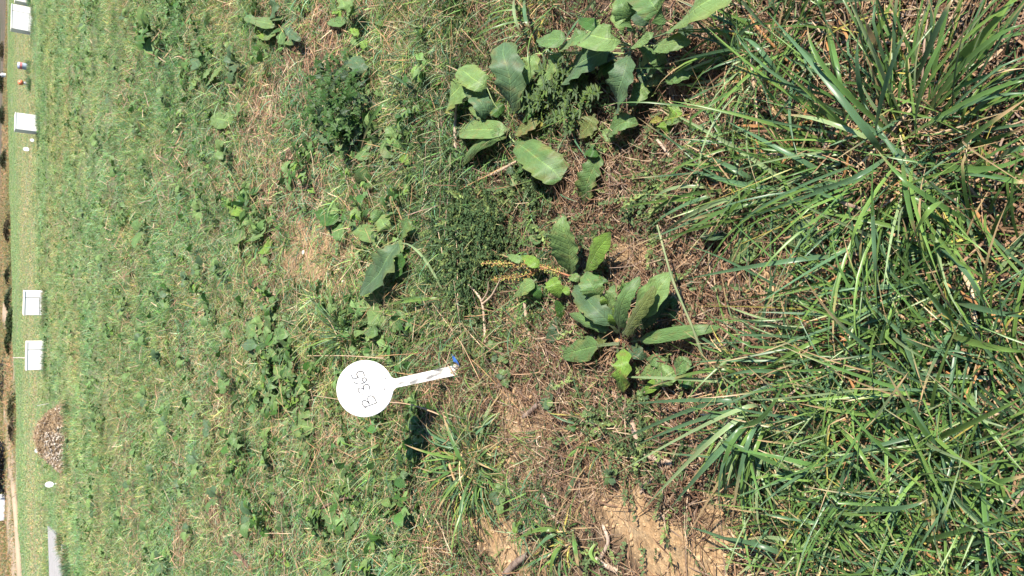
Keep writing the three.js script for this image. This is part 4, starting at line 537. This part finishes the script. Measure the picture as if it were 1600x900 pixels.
{ // heap of straw and pale woody debris
  const c = P(100, 680), m = mpp(c), r = rng(71), t = thing('debris_heap', 'heap of brown straw and whitish woody debris at the meadow edge', 'debris heap', c), W = 52 * m, D = 0.75;
  const hf = (x, z) => { const q = Math.hypot((x + 0.1 * W) / W, z / D); return 0.5 * Math.pow(Math.max(0, 1 - q * q), 0.7) * (1 - 0.45 * clamp((-x) / W)) * (1 + 0.3 * noise(x * 4, z * 4)) + 0.03 * noise(x * 14, z * 14); };
  const g = new THREE.PlaneGeometry(2.5 * W, 2.5 * D, 60, 40); g.rotateX(-Math.PI / 2); const p = g.attributes.position; for (let k = 0; k < p.count; k++) p.setY(k, hf(p.getX(k), p.getZ(k)) - 0.03); g.computeVertexNormals();
  part('mound', paint(g, (x, y, z) => mixc([0.22, 0.155, 0.1], [0.13, 0.09, 0.065], clamp(0.5 + noise(x * 9, z * 9)))), stoneMat, t);
  const strand = [], chips = [];
  for (let k = 0; k < 5200; k++) {
    const x = (r() * 2 - 1) * W * 1.05, z = (r() * 2 - 1) * D; const y = hf(x, z); if (y < 0.03 && r() > 0.12) continue; const pale = (x < W * 0.25 && z > -0.1 && y < 0.36 && r() < 0.42) || r() < 0.05;
    const b = new THREE.BoxGeometry(pale ? 0.02 + r() * 0.06 : 0.04 + r() * 0.12, pale ? 0.01 + r() * 0.02 : 0.006, pale ? 0.012 + r() * 0.025 : 0.008); b.rotateX(r() * 3); b.rotateZ((r() - 0.5) * 1.2); b.rotateY(r() * 6.28); b.translate(x, y + 0.01, z); b.deleteAttribute('uv');
    (pale ? chips : strand).push(paint(b, pale ? mixc([0.52, 0.46, 0.38], [0.2, 0.16, 0.12], r()) : mixc([0.44, 0.33, 0.2], [0.2, 0.14, 0.085], r())));
  }
  part('straw_cover', mergeGeometries(strand), strawMat, t, 'stuff'); part('pale_chip', mergeGeometries(chips), strawMat, t, 'stuff');
}
{ // kerb and dark shrubs at the very edge of the frame
  const pts = [[21, 738], [24, 770], [28, 815], [31, 860], [34, 905], [40, 1000]].map((q) => P(...q)), rb = new RB();
  const g = new THREE.TubeGeometry(new THREE.CatmullRomCurve3(pts), 30, 0.14, 4, false); const k = setting('kerb', paint(g, (x, y, z) => mixc([0.33, 0.26, 0.18], [0.26, 0.2, 0.14], clamp(0.5 + noise(x, z)))), stoneMat);
}
function shrub(label, px, py, rx, h, colour, seed, group) {
  const c = P(px, py), t = thing('shrub', label, 'shrub', c, group), r = rng(seed), rb = new RB();
  for (let k = 0; k < 1100; k++) {
    const a = r() * 6.283, q = Math.sqrt(r()), y = h * (0.05 + 0.95 * r()), s = Math.sqrt(Math.max(0, 1 - (y / h) ** 2)) * (0.75 + 0.5 * noise(a * 2, y * 3, seed)), p = V(Math.cos(a) * q * rx * s, y, Math.sin(a) * q * rx * 0.8 * s), l = 0.08 + 0.1 * r(), az = r() * 6.283, e = p.clone().add(V(Math.cos(az) * l, (r() - 0.3) * l, Math.sin(az) * l)), v = 0.6 + r() * 0.9;
    rb.ribbon([p, p.clone().lerp(e, 0.5), e], [0.012, 0.035, 0.004], bladeSides([p, p.clone().lerp(e, 0.5), e], r(), r()), null, colour.map((x) => x * v), [-1, 1]);
  }
  part('foliage', rb.geo(), turfMat, t); for (let k = 0; k < 4; k++) { const a = r() * 6.283; part('stem', paint(tube([V(0, 0, 0), V(Math.cos(a) * rx * 0.3, h * 0.4, Math.sin(a) * rx * 0.3), V(Math.cos(a) * rx * 0.5, h * 0.8, Math.sin(a) * rx * 0.5)], 0.03, 0.012, 6, 5), [0.1, 0.075, 0.05]), woodMat, t); }
}
[[6, 80, 1.2, 0.4, [0.09, 0.08, 0.045], 7, 'brownish low scrub bush, rightmost along the far side of the mown strip'], [6, 130, 1.2, 0.5, [0.045, 0.06, 0.03], 6, 'dark low scrub bush just beyond the small white canister'], [8, 180, 1.2, 0.5, [0.05, 0.07, 0.035], 5, 'dark low scrub bush straight beyond the plain white box'], [12, 250, 1.0, 0.4, [0.06, 0.07, 0.035], 4, 'low scrub bush beyond the small white marker on the strip'], [16, 360, 1.0, 0.3, [0.07, 0.06, 0.035], 3, 'brown-green low scrub bush standing apart, midway between two white boxes'],
  [17, 430, 0.8, 0.25, [0.05, 0.06, 0.03], 11, 'dark low scrub bush right of the hatched white box, past the strip'], [19, 470, 0.9, 0.3, [0.04, 0.06, 0.03], 1, 'darkest low scrub bush straight beyond the hatched white box'], [20, 505, 0.9, 0.25, [0.05, 0.075, 0.03], 2, 'low scrub bush by the tan track, just left of the hatched white box'], [18, 535, 0.8, 0.25, [0.05, 0.07, 0.03], 10, 'low scrub bush beyond the staked white box, right of its stake'], [24, 640, 0.9, 0.25, [0.08, 0.085, 0.04], 8, 'olive low scrub bush beyond the right end of the debris heap'], [25, 670, 0.9, 0.25, [0.09, 0.075, 0.045], 9, 'brownish low scrub bush straight beyond the debris heap']]
  .forEach(([px, py, rx, h, c, s, label]) => shrub(label, px, py, rx, h, c, 300 + s, 'scrub bushes along the far side of the mown strip'));
shrub('dark bluish bush cut by the frame edge, by the tan track', 9, 596, 2.0, 1.2, [0.022, 0.035, 0.04], 321);
for (const [px, py, s, which] of [[9, 708, 1, 'right'], [9, 732, 2, 'middle'], [9, 757, 3, 'left']]) shrub('dark round bush at the frame edge, ' + which + ' one of a row of three', px, py, 1.0, 0.9, [0.018, 0.024, 0.035], 330 + s, 'three dark round bushes in a row');
{ const c = P(7, 792), t = thing('white_crate', 'pale white crate at the frame edge beside the dark round bushes', 'crate', c), g = new THREE.BoxGeometry(1.3, 0.5, 0.9); g.translate(0, 0.25, 0); part('case', g, plastic([0.7, 0.72, 0.76]), t); const l = new THREE.BoxGeometry(1.36, 0.06, 0.96); l.translate(0, 0.53, 0); part('lid', l, plastic([0.76, 0.78, 0.8]), t); }
{ const c = P(9, 118), t = thing('white_canister', 'small white canister in front of the dark scrub, beyond the buckets', 'canister', c); part('body', new THREE.CylinderGeometry(0.17, 0.17, 0.3, 16).translate(0, 0.15, 0), plastic([0.78, 0.78, 0.76]), t); part('cap', new THREE.CylinderGeometry(0.06, 0.1, 0.1, 12).translate(0, 0.35, 0), plastic([0.7, 0.7, 0.7]), t); }

// ---------------------------------------------------------------- stuff that nobody could count
function scatter(name, geo, mat, n, seed, place, kind = 'stuff') {   // place(r) gives [x, y, z, turn, tilt, roll, scale, colour] or null
  const r = rng(seed), m = [], c = [], M = new THREE.Matrix4(), Q = new THREE.Quaternion(), E = new THREE.Euler();
  for (let k = 0; k < n; k++) { const q = place(r); if (!q) continue; const s = q[6]; M.compose(V(q[0], q[1], q[2]), Q.setFromEuler(E.set(q[4], q[3], q[5], 'YXZ')), Array.isArray(s) ? V(...s) : V(s, s, s)); m.push(...M.elements); c.push(q[7]); }
  const o = new THREE.InstancedMesh(geo, mat, c.length), K = new THREE.Color(); for (let k = 0; k < c.length; k++) { M.fromArray(m, k * 16); o.setMatrixAt(k, M); o.setColorAt(k, K.setRGB(...c[k])); }
  o.name = numbered(name); o.castShadow = o.receiveShadow = true; o.userData.kind = kind; scene.add(o); return o;
}
const inView = (r, d0, d1, power = 1) => { const d = Math.sqrt(mix(d0 * d0, d1 * d1, Math.pow(r(), power))), a = (r() * 2 - 1) * 0.46; return [Math.sin(a) * d + (r() - 0.5) * 0.9 * Math.min(1, 2 / d), -Math.cos(a) * d]; };
function strawGeo(seed, bend) { const r = rng(seed), rb = new RB(), pts = []; let a = 0, y = 0; const p = V(-0.05, 0, 0); for (let k = 0; k < 6; k++) { pts.push(p.clone()); a += (r() - 0.5) * bend; y += (r() - 0.5) * bend * 0.6; p.x += 0.02 * Math.cos(a); p.z += 0.02 * Math.sin(a); p.y += 0.02 * Math.sin(y); } rb.ribbon(pts, [0.0006, 0.0011, 0.0012, 0.0011, 0.001, 0.0005], bladeSides(pts, 0.2, 0.5), (k, q) => [0, q === 0 ? 0.0007 : 0, 0], (t, q) => { const v = 0.85 + 0.25 * Math.sin(t * 8); return [v, v, v]; }, [-1, 0, 1]); return rb.geo(); }
const STRAW = [[0.38, 0.25, 0.15], [0.3, 0.185, 0.108], [0.5, 0.375, 0.25], [0.21, 0.12, 0.072], [0.29, 0.21, 0.16], [0.13, 0.075, 0.048], [0.19, 0.115, 0.075]];
const strawColour = (r, k = 1) => { const c = STRAW[Math.floor(r() * STRAW.length)], v = (0.75 + r() * 0.5) * k; return c.map((x) => x * v); };
for (let v = 0; v < 5; v++) {
  const g = strawGeo(900 + v, 0.5 + v * 0.25), straight = strawGeo(950 + v, 0.12 + 0.05 * v);
  scatter('straw_litter', v % 2 ? g : straight, strawMat, 3600, 940 + v, (r) => {
    const x = (r() * 2 - 1) * 0.85, z = -0.28 - r() * 1.1, b = cover(bare, x, z, 3); if (r() < b * 0.95) return null;
    const k = 0.4 + r() * r() * 2.2; return [x, terrain(x, z) + 0.003 + r() * r() * 0.04, z, r() * 6.283, (r() - 0.5) * 0.6, (r() - 0.5) * 0.8, [k, 1, 0.6 + r() * 1.6], strawColour(r, 0.72)];
  });
  scatter('straw_litter', g, strawMat, 9000, 910 + v, (r) => {
    const [x, z] = inView(r, 0.35, 2.9); const b = cover(bare, x, z, 3), s = cover(strawy, x, z, 5); if (r() < b * 0.93 || r() > 0.55 + 0.45 * s + 0.3 * fbm(x * 2, z * 2, 12)) return null;
    const k = 0.35 + r() * r() * 1.5; return [x, terrain(x, z) + 0.003 + r() * r() * (0.012 + 0.02 * s), z, r() * 6.283, (r() - 0.5) * 0.5, (r() - 0.5) * 0.6, [k, 1, 0.5 + r() * 1.1], strawColour(r, 0.76)];
  });
  scatter('straw_litter', straight, strawMat, 9500, 920 + v, (r) => {
    const [x, z] = inView(r, 2.6, 7.5, 1.15), s = cover(strawy, x, z, 5), b = cover(bare, x, z, 3); if (r() < b * 0.9 || r() > 0.35 + 0.65 * s + 0.6 * fbm(x * 1.2, z * 1.2, 12)) return null;
    const k = 0.6 + r() * 1.4; return [x, terrain(x, z) + 0.004 + r() * r() * 0.05, z, r() * 6.283, (r() - 0.5) * 0.8, (r() - 0.5) * 0.9, [k, 1.4, 1 + r() * 1.2], strawColour(r, 1.05)];
  });
  scatter('straw_litter', straight, strawMat, 5000, 930 + v, (r) => {
    const [x, z] = inView(r, 7, 24, 1.3), s = cover(strawy, x, z, 5); if (pastNear(x, z) > 0 || onPath(x, z) || r() > 0.12 + 0.88 * s + 0.5 * fbm(x * 0.7, z * 0.7, 12)) return null;
    const k = 1 + r() * 1.6; return [x, terrain(x, z) + 0.02 + r() * 0.09, z, r() * 6.283, (r() - 0.5) * 1.2, (r() - 0.5) * 1.2, [k, 2, 2 + r() * 2], strawColour(r, 1.05)];
  });
}
scatter('straw_litter', strawGeo(970, 0.25), strawMat, 1000, 971, (r) => {   // long loose straws caught in the grass
  const [x, z] = inView(r, 2.05, 5.5), b = cover(bare, x, z, 3); if (r() < b * 0.8) return null; const k = 1.3 + r() * 2.4;
  return [x, terrain(x, z) + 0.01 + r() * 0.07, z, r() * 6.283, (r() - 0.5) * 0.4, (r() - 0.5) * 0.5, [k, 1.2, 0.9 + r() * 0.6], r() < 0.4 ? [0.42, 0.26, 0.13] : strawColour(r, 1.1)];
});
scatter('straw_litter', strawGeo(973, 0.16), strawMat, 1600, 974, (r) => {     // broad dead blades under the long grass
  const x = (r() * 2 - 1) * 0.9, z = -0.25 - r() * 1.1, m = cover(longGrass, x, z, 15) + 0.5 * cover([longGrass[1]], x, z, 15); if (r() > m) return null; const k = 0.6 + r() * 1.6;
  return [x, terrain(x, z) + 0.01 + r() * 0.05, z, r() * 6.283, (r() - 0.5) * 0.6, (r() - 0.5) * 0.8, [k, 1.5, 1.2 + r() * 2], r() < 0.3 ? [0.33, 0.17, 0.07] : strawColour(r, 0.95)];
});
function tuftGeo(seed, n, rad, len, w, el, droop, segs, dry) { const r = rng(seed), rb = new RB(); for (let k = 0; k < n; k++) { const a = r() * 6.283, q = Math.sqrt(r()) * rad, p = V(Math.cos(a) * q, -0.005, Math.sin(a) * q), pts = [p.clone()], az = r() * 6.283, e0 = mix(el[0], el[1], r()), L = mix(len[0], len[1], r()), dr = mix(droop[0], droop[1], r()); for (let j = 1; j < segs; j++) { const t = j / (segs - 1), e = e0 - dr * t; p.x += Math.cos(az) * Math.cos(e) * L / (segs - 1); p.z += Math.sin(az) * Math.cos(e) * L / (segs - 1); p.y = Math.max(0.004, p.y + Math.sin(e) * L / (segs - 1)); pts.push(p.clone()); } addBlade(rb, pts, mix(w[0], w[1], r()), r, dry, 0.25); } return rb.geo(); }
const greenTint = (r, x, z, f = 0.8, f2 = 1) => { const n = fbm(x * f, z * f, 20), lush = smooth(0.0, 0.4, fbm(x * 0.9, z * 1.6, 27)), v = (0.55 + r() * r() * 1.25) * (1 - 0.25 * lush) * f2; return [v * mix(1.2 + 0.7 * n, 0.95, lush), v * 1.2, v * mix(1.45 - 0.2 * n, 1.3, lush)]; };
for (let v = 0; v < 4; v++) {
  const near = tuftGeo(600 + v, 16, 0.03, [0.05, 0.15], [0.0018, 0.0042], [0.3, 1.25], [0.4, 1.5], 5, 0.1);
  scatter('meadow_grass', near, turfMat, 1500, 610 + v, (r) => {
    const [x, z] = inView(r, 1.9, 3.1), b = cover(bare, x, z, 3), s = cover(strawy, x, z, 5), d = -z; if (r() < Math.max(b * 0.97, s * 0.75) || r() > 0.25 + 0.75 * smooth(2.1, 2.7, d) + 0.6 * fbm(x * 2.5, z * 2.5, 14)) return null;
    return [x, terrain(x, z), z, r() * 6.283, (r() - 0.5) * 0.5, (r() - 0.5) * 0.5, 0.6 + r() * 0.7, greenTint(r, x, z, 2)];
  });
  scatter('meadow_grass', near, turfMat, 17000, 620 + v, (r) => {
    const [x, z] = inView(r, 2.9, 12, 1.2), b = cover(bare, x, z, 3), s = cover(strawy, x, z, 5), d = Math.hypot(x, z); if (r() < smooth(6, 12, d) || r() < Math.max(b * 0.97, s * 0.75) || r() > 0.6 + 0.75 * fbm(x * 1.6, z * 1.6, 14)) return null;
    return [x, terrain(x, z), z, r() * 6.283, (r() - 0.5) * 0.6, (r() - 0.5) * 0.6, (0.5 + r() * 0.7) * (1 + 0.9 * Math.max(0, fbm(x * 1.1, z * 1.1, 52))), greenTint(r, x, z, 1.2, mix(1.3, 1.5, smooth(4, 10, d)))];
  });
  const mid = tuftGeo(640 + v, 26, 0.11, [0.06, 0.18], [0.0022, 0.0048], [0.4, 1.4], [0.2, 1.1], 4, 0.12);
  scatter('meadow_grass', mid, turfMat, 19000, 650 + v, (r) => {
    const [x, z] = inView(r, 5, 36, 1.3), s = cover(strawy, x, z, 5), d = Math.hypot(x, z); if (r() > smooth(4.5, 11, d) || pastNear(x, z) > (r() - 0.6) * 6 || onPath(x, z) || r() < s * 0.7 || r() > 0.75 + 0.7 * fbm(x * 0.8, z * 0.8, 14)) return null;
    return [x, terrain(x, z), z, r() * 6.283, (r() - 0.5) * 0.5, (r() - 0.5) * 0.5, (0.42 + r() * 0.6) * (1 + 0.9 * Math.max(0, fbm(x * 0.7, z * 0.7, 52))), greenTint(r, x, z, 0.6, mix(1.42, 1.75, smooth(6, 16, d)))];
  });
  const lawn = tuftGeo(670 + v, 40, 0.3, [0.04, 0.08], [0.006, 0.012], [0.3, 1.2], [0.3, 1.2], 3, 0.3);
  scatter('mown_grass', lawn, turfMat, 15000, 680 + v, (r) => {
    const [x, z] = inView(r, 14, 72, 1.0); if (pastNear(x, z) < -0.2 || onPath(x, z) || pastFar(x, z) > 0.2) return null; const n = fbm(x * 0.3, z * 1.2, 8), q = pastNear(x, z) / (pastNear(x, z) - pastFar(x, z)), g = smooth(0.45, 0.75, q + n * 0.25);
    return [x, terrain(x, z), z, r() * 6.283, 0, 0, 0.8 + r() * 0.6, mixc([1.75 + 0.6 * n + r() * 0.3, 1.6 + r() * 0.25, 2.3 + 0.5 * n], [1.3 + r() * 0.2, 1.55 + r() * 0.25, 2.0], g)];
  });
  const rough = tuftGeo(690 + v, 40, 0.4, [0.1, 0.3], [0.01, 0.025], [0.3, 1.3], [0.3, 1.2], 3, 0.4);
  scatter('rough_grass', rough, turfMat, 4500, 700 + v, (r) => {
    const [x, z] = inView(r, 28, 95, 1.0); if (pastFar(x, z) < 0.3 || r() < cover(tanPatch, x, z, 7)) return null; const n = fbm(x * 0.25, z * 0.5, 6);
    return [x, terrain(x, z) - (Math.hypot(x, z) > 60 ? 0.4 * smooth(60, 120, Math.hypot(x, z)) : 0), z, r() * 6.283, 0, 0, 0.7 + r() * 0.8, mixc([0.95, 0.95, 1.0], [1.9, 1.3, 1.7], clamp(0.45 + n * 1.6 + (r() - 0.5) * 0.3))];
  });
}
for (let v = 0; v < 4; v++) scatter('long_grass', tuftGeo(720 + v, 6, 0.04, [0.08, 0.28], [0.0022, 0.0075], [0.2, 1.3], [0.3, 1.4], 8, 0.18), grassMat, 1250, 730 + v, (r) => {
  const x = (r() * 2 - 1) * 0.95, z = -0.2 - r() * 1.25, m = cover(longGrass, x, z, 15); if (r() > m * 0.62) return null;
  const k = 0.8 + r() * 0.35; return [x, terrain(x, z), z, r() * 6.283, (r() - 0.5) * 0.6, (r() - 0.5) * 0.6, 0.6 + r() * 0.6, [k, k, k]];
});
scatter('meadow_grass', tuftGeo(760, 22, 0.10, [0.08, 0.22], [0.004, 0.009], [0.7, 1.5], [0.1, 0.9], 4, 0.2), turfMat, 1000, 761, (r) => {
  const q = [[46, -8, 16], [52, 31, 22], [62, 194, 16], [72, 474, 20], [73, 556, 24], [107, 680, 56], [46, 105, 8], [46, 131, 8], [98, 850, 12], [107, 872, 14], [110, 895, 16]][Math.floor(r() * 11)], p = P(q[0] + (r() - 0.2) * 3.5, q[1] + (r() * 2 - 1) * q[2]);
  return [p.x, p.y, p.z, r() * 6.283, 0, 0, 0.7 + r() * 0.6, greenTint(r, p.x, p.z, 0.6, 1.3)];
});
// creeping mats of tiny leaves
function sprigGeo(seed) {
  const r = rng(seed), rb = new RB(), pts = []; const p = V(0, 0, 0); let a = 0; for (let k = 0; k < 8; k++) { pts.push(p.clone()); a += (r() - 0.5) * 0.7; p.x += Math.cos(a) * 0.011; p.z += Math.sin(a) * 0.011; p.y += 0.004 * (r() - 0.2); }
  rb.ribbon(pts, pts.map(() => 0.0008), bladeSides(pts, 0, 0), null, [0.9, 0.6, 0.5], [-1, 1]);
  for (let k = 1; k < 8; k++) for (let j = 0; j < 3; j++) { const z = r() * 6.283, L = 0.006 + r() * 0.007, q = pts[k], e = q.clone().add(V(Math.cos(z) * L, 0.001 + r() * 0.005, Math.sin(z) * L)), m = q.clone().lerp(e, 0.55), g = 0.75 + r() * 0.5; rb.ribbon([q, m, e], [0.0006, L * 0.3, 0.0005], bladeSides([q, m, e], r() - 0.5, r() - 0.5), null, [g, g, g], [-1, 1]); }
  return rb.geo();
}
for (let v = 0; v < 3; v++) {
  const g = sprigGeo(800 + v);
  scatter('creeping_plants', g, turfMat, 15000, 810 + v, (r) => {
    const [x, z] = inView(r, 0.9, 3.3), m = cover(mossy, x, z, 9), b = cover(bare, x, z, 3); if (r() > m + 0.09 * (1 - b) + 0.12 * Math.max(0, fbm(x * 4, z * 4, 31))) return null;
    const w = 0.8 + r() * 0.5, l = r() < 0.25; return [x, terrain(x, z) + 0.004 + r() * 0.05 * m * m, z, r() * 6.283, (r() - 0.5) * 0.9, (r() - 0.3) * 0.9, 0.7 + r() * 0.6, l ? [0.16 * w, 0.22 * w, 0.075 * w] : [mix(0.09, 0.062, m) * w, mix(0.135, 0.11, m) * w, mix(0.058, 0.044, m) * w]];
  });
}
const lushSpots = [patch(405, 340, 45, 60), patch(430, 530, 60, 60), patch(445, 620, 55, 55), patch(600, 355, 45, 40), patch(595, 510, 40, 40), patch(250, 60, 30, 40), patch(315, 110, 25, 40), patch(420, 60, 50, 50, 0.7), patch(540, 210, 50, 45), patch(610, 215, 40, 40), patch(370, 680, 40, 60, 0.7), patch(540, 825, 40, 40, 0.8), patch(410, 790, 40, 50, 0.6), patch(330, 470, 40, 60, 0.6), patch(600, 760, 50, 70, 0.5), patch(680, 180, 50, 60, 0.5), patch(665, 665, 45, 40, 0.8)];
for (let v = 0; v < 5; v++) {                     // leafy herbs growing in drifts through the meadow
  const r0 = rng(850 + v), rb = new RB(), nl = [7, 12, 9, 14, 5][v], lean = [0.9, 0.5, 0.7, 1.1, 0.4][v];
  for (let k = 0; k < nl; k++) {
    const az = r0() * 6.283, L = 0.025 + r0() * 0.045, b = V((r0() - 0.5) * 0.05, 0.005 + r0() * 0.07 * lean, (r0() - 0.5) * 0.05), m = b.clone().add(V(Math.cos(az) * L * 0.5, L * (0.1 + 0.35 * r0()), Math.sin(az) * L * 0.5)), e = b.clone().add(V(Math.cos(az) * L, L * (r0() - 0.45) * 0.6, Math.sin(az) * L));
    leafRibbon(rb, curve3(b, m, e, 7), L * (0.3 + r0() * 0.4), { shape: ['ovate', 'lance', 'toothed', 'oblong'][Math.floor(r0() * 4)], pet: 0.15, col: ['deep', 'dock', 'light', 'dock', 'lime'][Math.floor(r0() * 4.4)], tilt: (r0() - 0.5) * 0.9, wave: 0.1 }, r0);
  }
  scatter('meadow_herbs', rb.geo(), leafMat, 5200, 860 + v, (r) => {
    const [x, z] = inView(r, 2.7, 30, 1.35), b = cover(bare, x, z, 3), s = cover(strawy, x, z, 5), drift = fbm(x * 0.8 + v * 3, z * 1.3, 41 + v) + 0.45 * fbm(x * 0.22, z * 0.6, 61); if (pastNear(x, z) > -1 || onPath(x, z) || r() < Math.max(b, s * 0.75) || r() > 0.17 + 2.8 * drift) return null;
    const w = 0.85 + r() * 0.7; return [x, terrain(x, z) + r() * 0.02, z, r() * 6.283, (r() - 0.5) * 0.5, (r() - 0.5) * 0.5, 0.35 + r() * r() * 1.1, [w, w * (0.95 + r() * 0.1), w * (0.85 + r() * 0.4)]];
  });
  scatter('meadow_herbs', rb.geo(), leafMat, 95, 880 + v, (r) => {
    const e = lushSpots[Math.floor(r() * lushSpots.length)], a = r() * 6.283, q = Math.pow(r(), 0.7) * 1.45, x = e.x + Math.cos(a) * q * e.rx, z = e.z + Math.sin(a) * q * e.rz; if (r() > e.amount) return null;
    const w = 0.85 + r() * 0.6; return [x, terrain(x, z), z, r() * 6.283, (r() - 0.5) * 0.4, (r() - 0.5) * 0.4, (0.5 + r() * r() * 1.2) * Math.min(1.35, -z / 3), [w, w * (0.95 + r() * 0.1), w * (0.85 + r() * 0.35)]];
  });
}
{ // loose crumbs of soil, pebbles
  const g = new THREE.IcosahedronGeometry(1, 1), p = g.attributes.position; for (let k = 0; k < p.count; k++) { const q = V(p.getX(k), p.getY(k), p.getZ(k)); q.multiplyScalar(1 + 0.35 * noise(q.x * 1.4 + q.y, q.z * 1.4 - q.y)); p.setXYZ(k, q.x, q.y * 0.7, q.z); } g.computeVertexNormals(); g.setAttribute('color', new THREE.Float32BufferAttribute(new Float32Array(p.count * 3).fill(1), 3));
  scatter('soil_crumbs', g, stoneMat, 60000, 830, (r) => {
    const [x, z] = inView(r, 0.5, 4.5), b = cover(bare, x, z, 3); if (r() > b + 0.05) return null; const s = 0.0009 + 0.0075 * Math.pow(r(), 7) + 0.002 * r() * r(), v = 0.75 + r() * 0.45, light = r() < 0.012;
    return [x, terrain(x, z) + s * 0.25, z, r() * 6.283, r(), r(), light ? s * 1.6 : s, light ? [0.55, 0.5, 0.44] : [0.35 * v, 0.24 * v, 0.13 * v]];
  });
}
renderer.render(scene, camera);
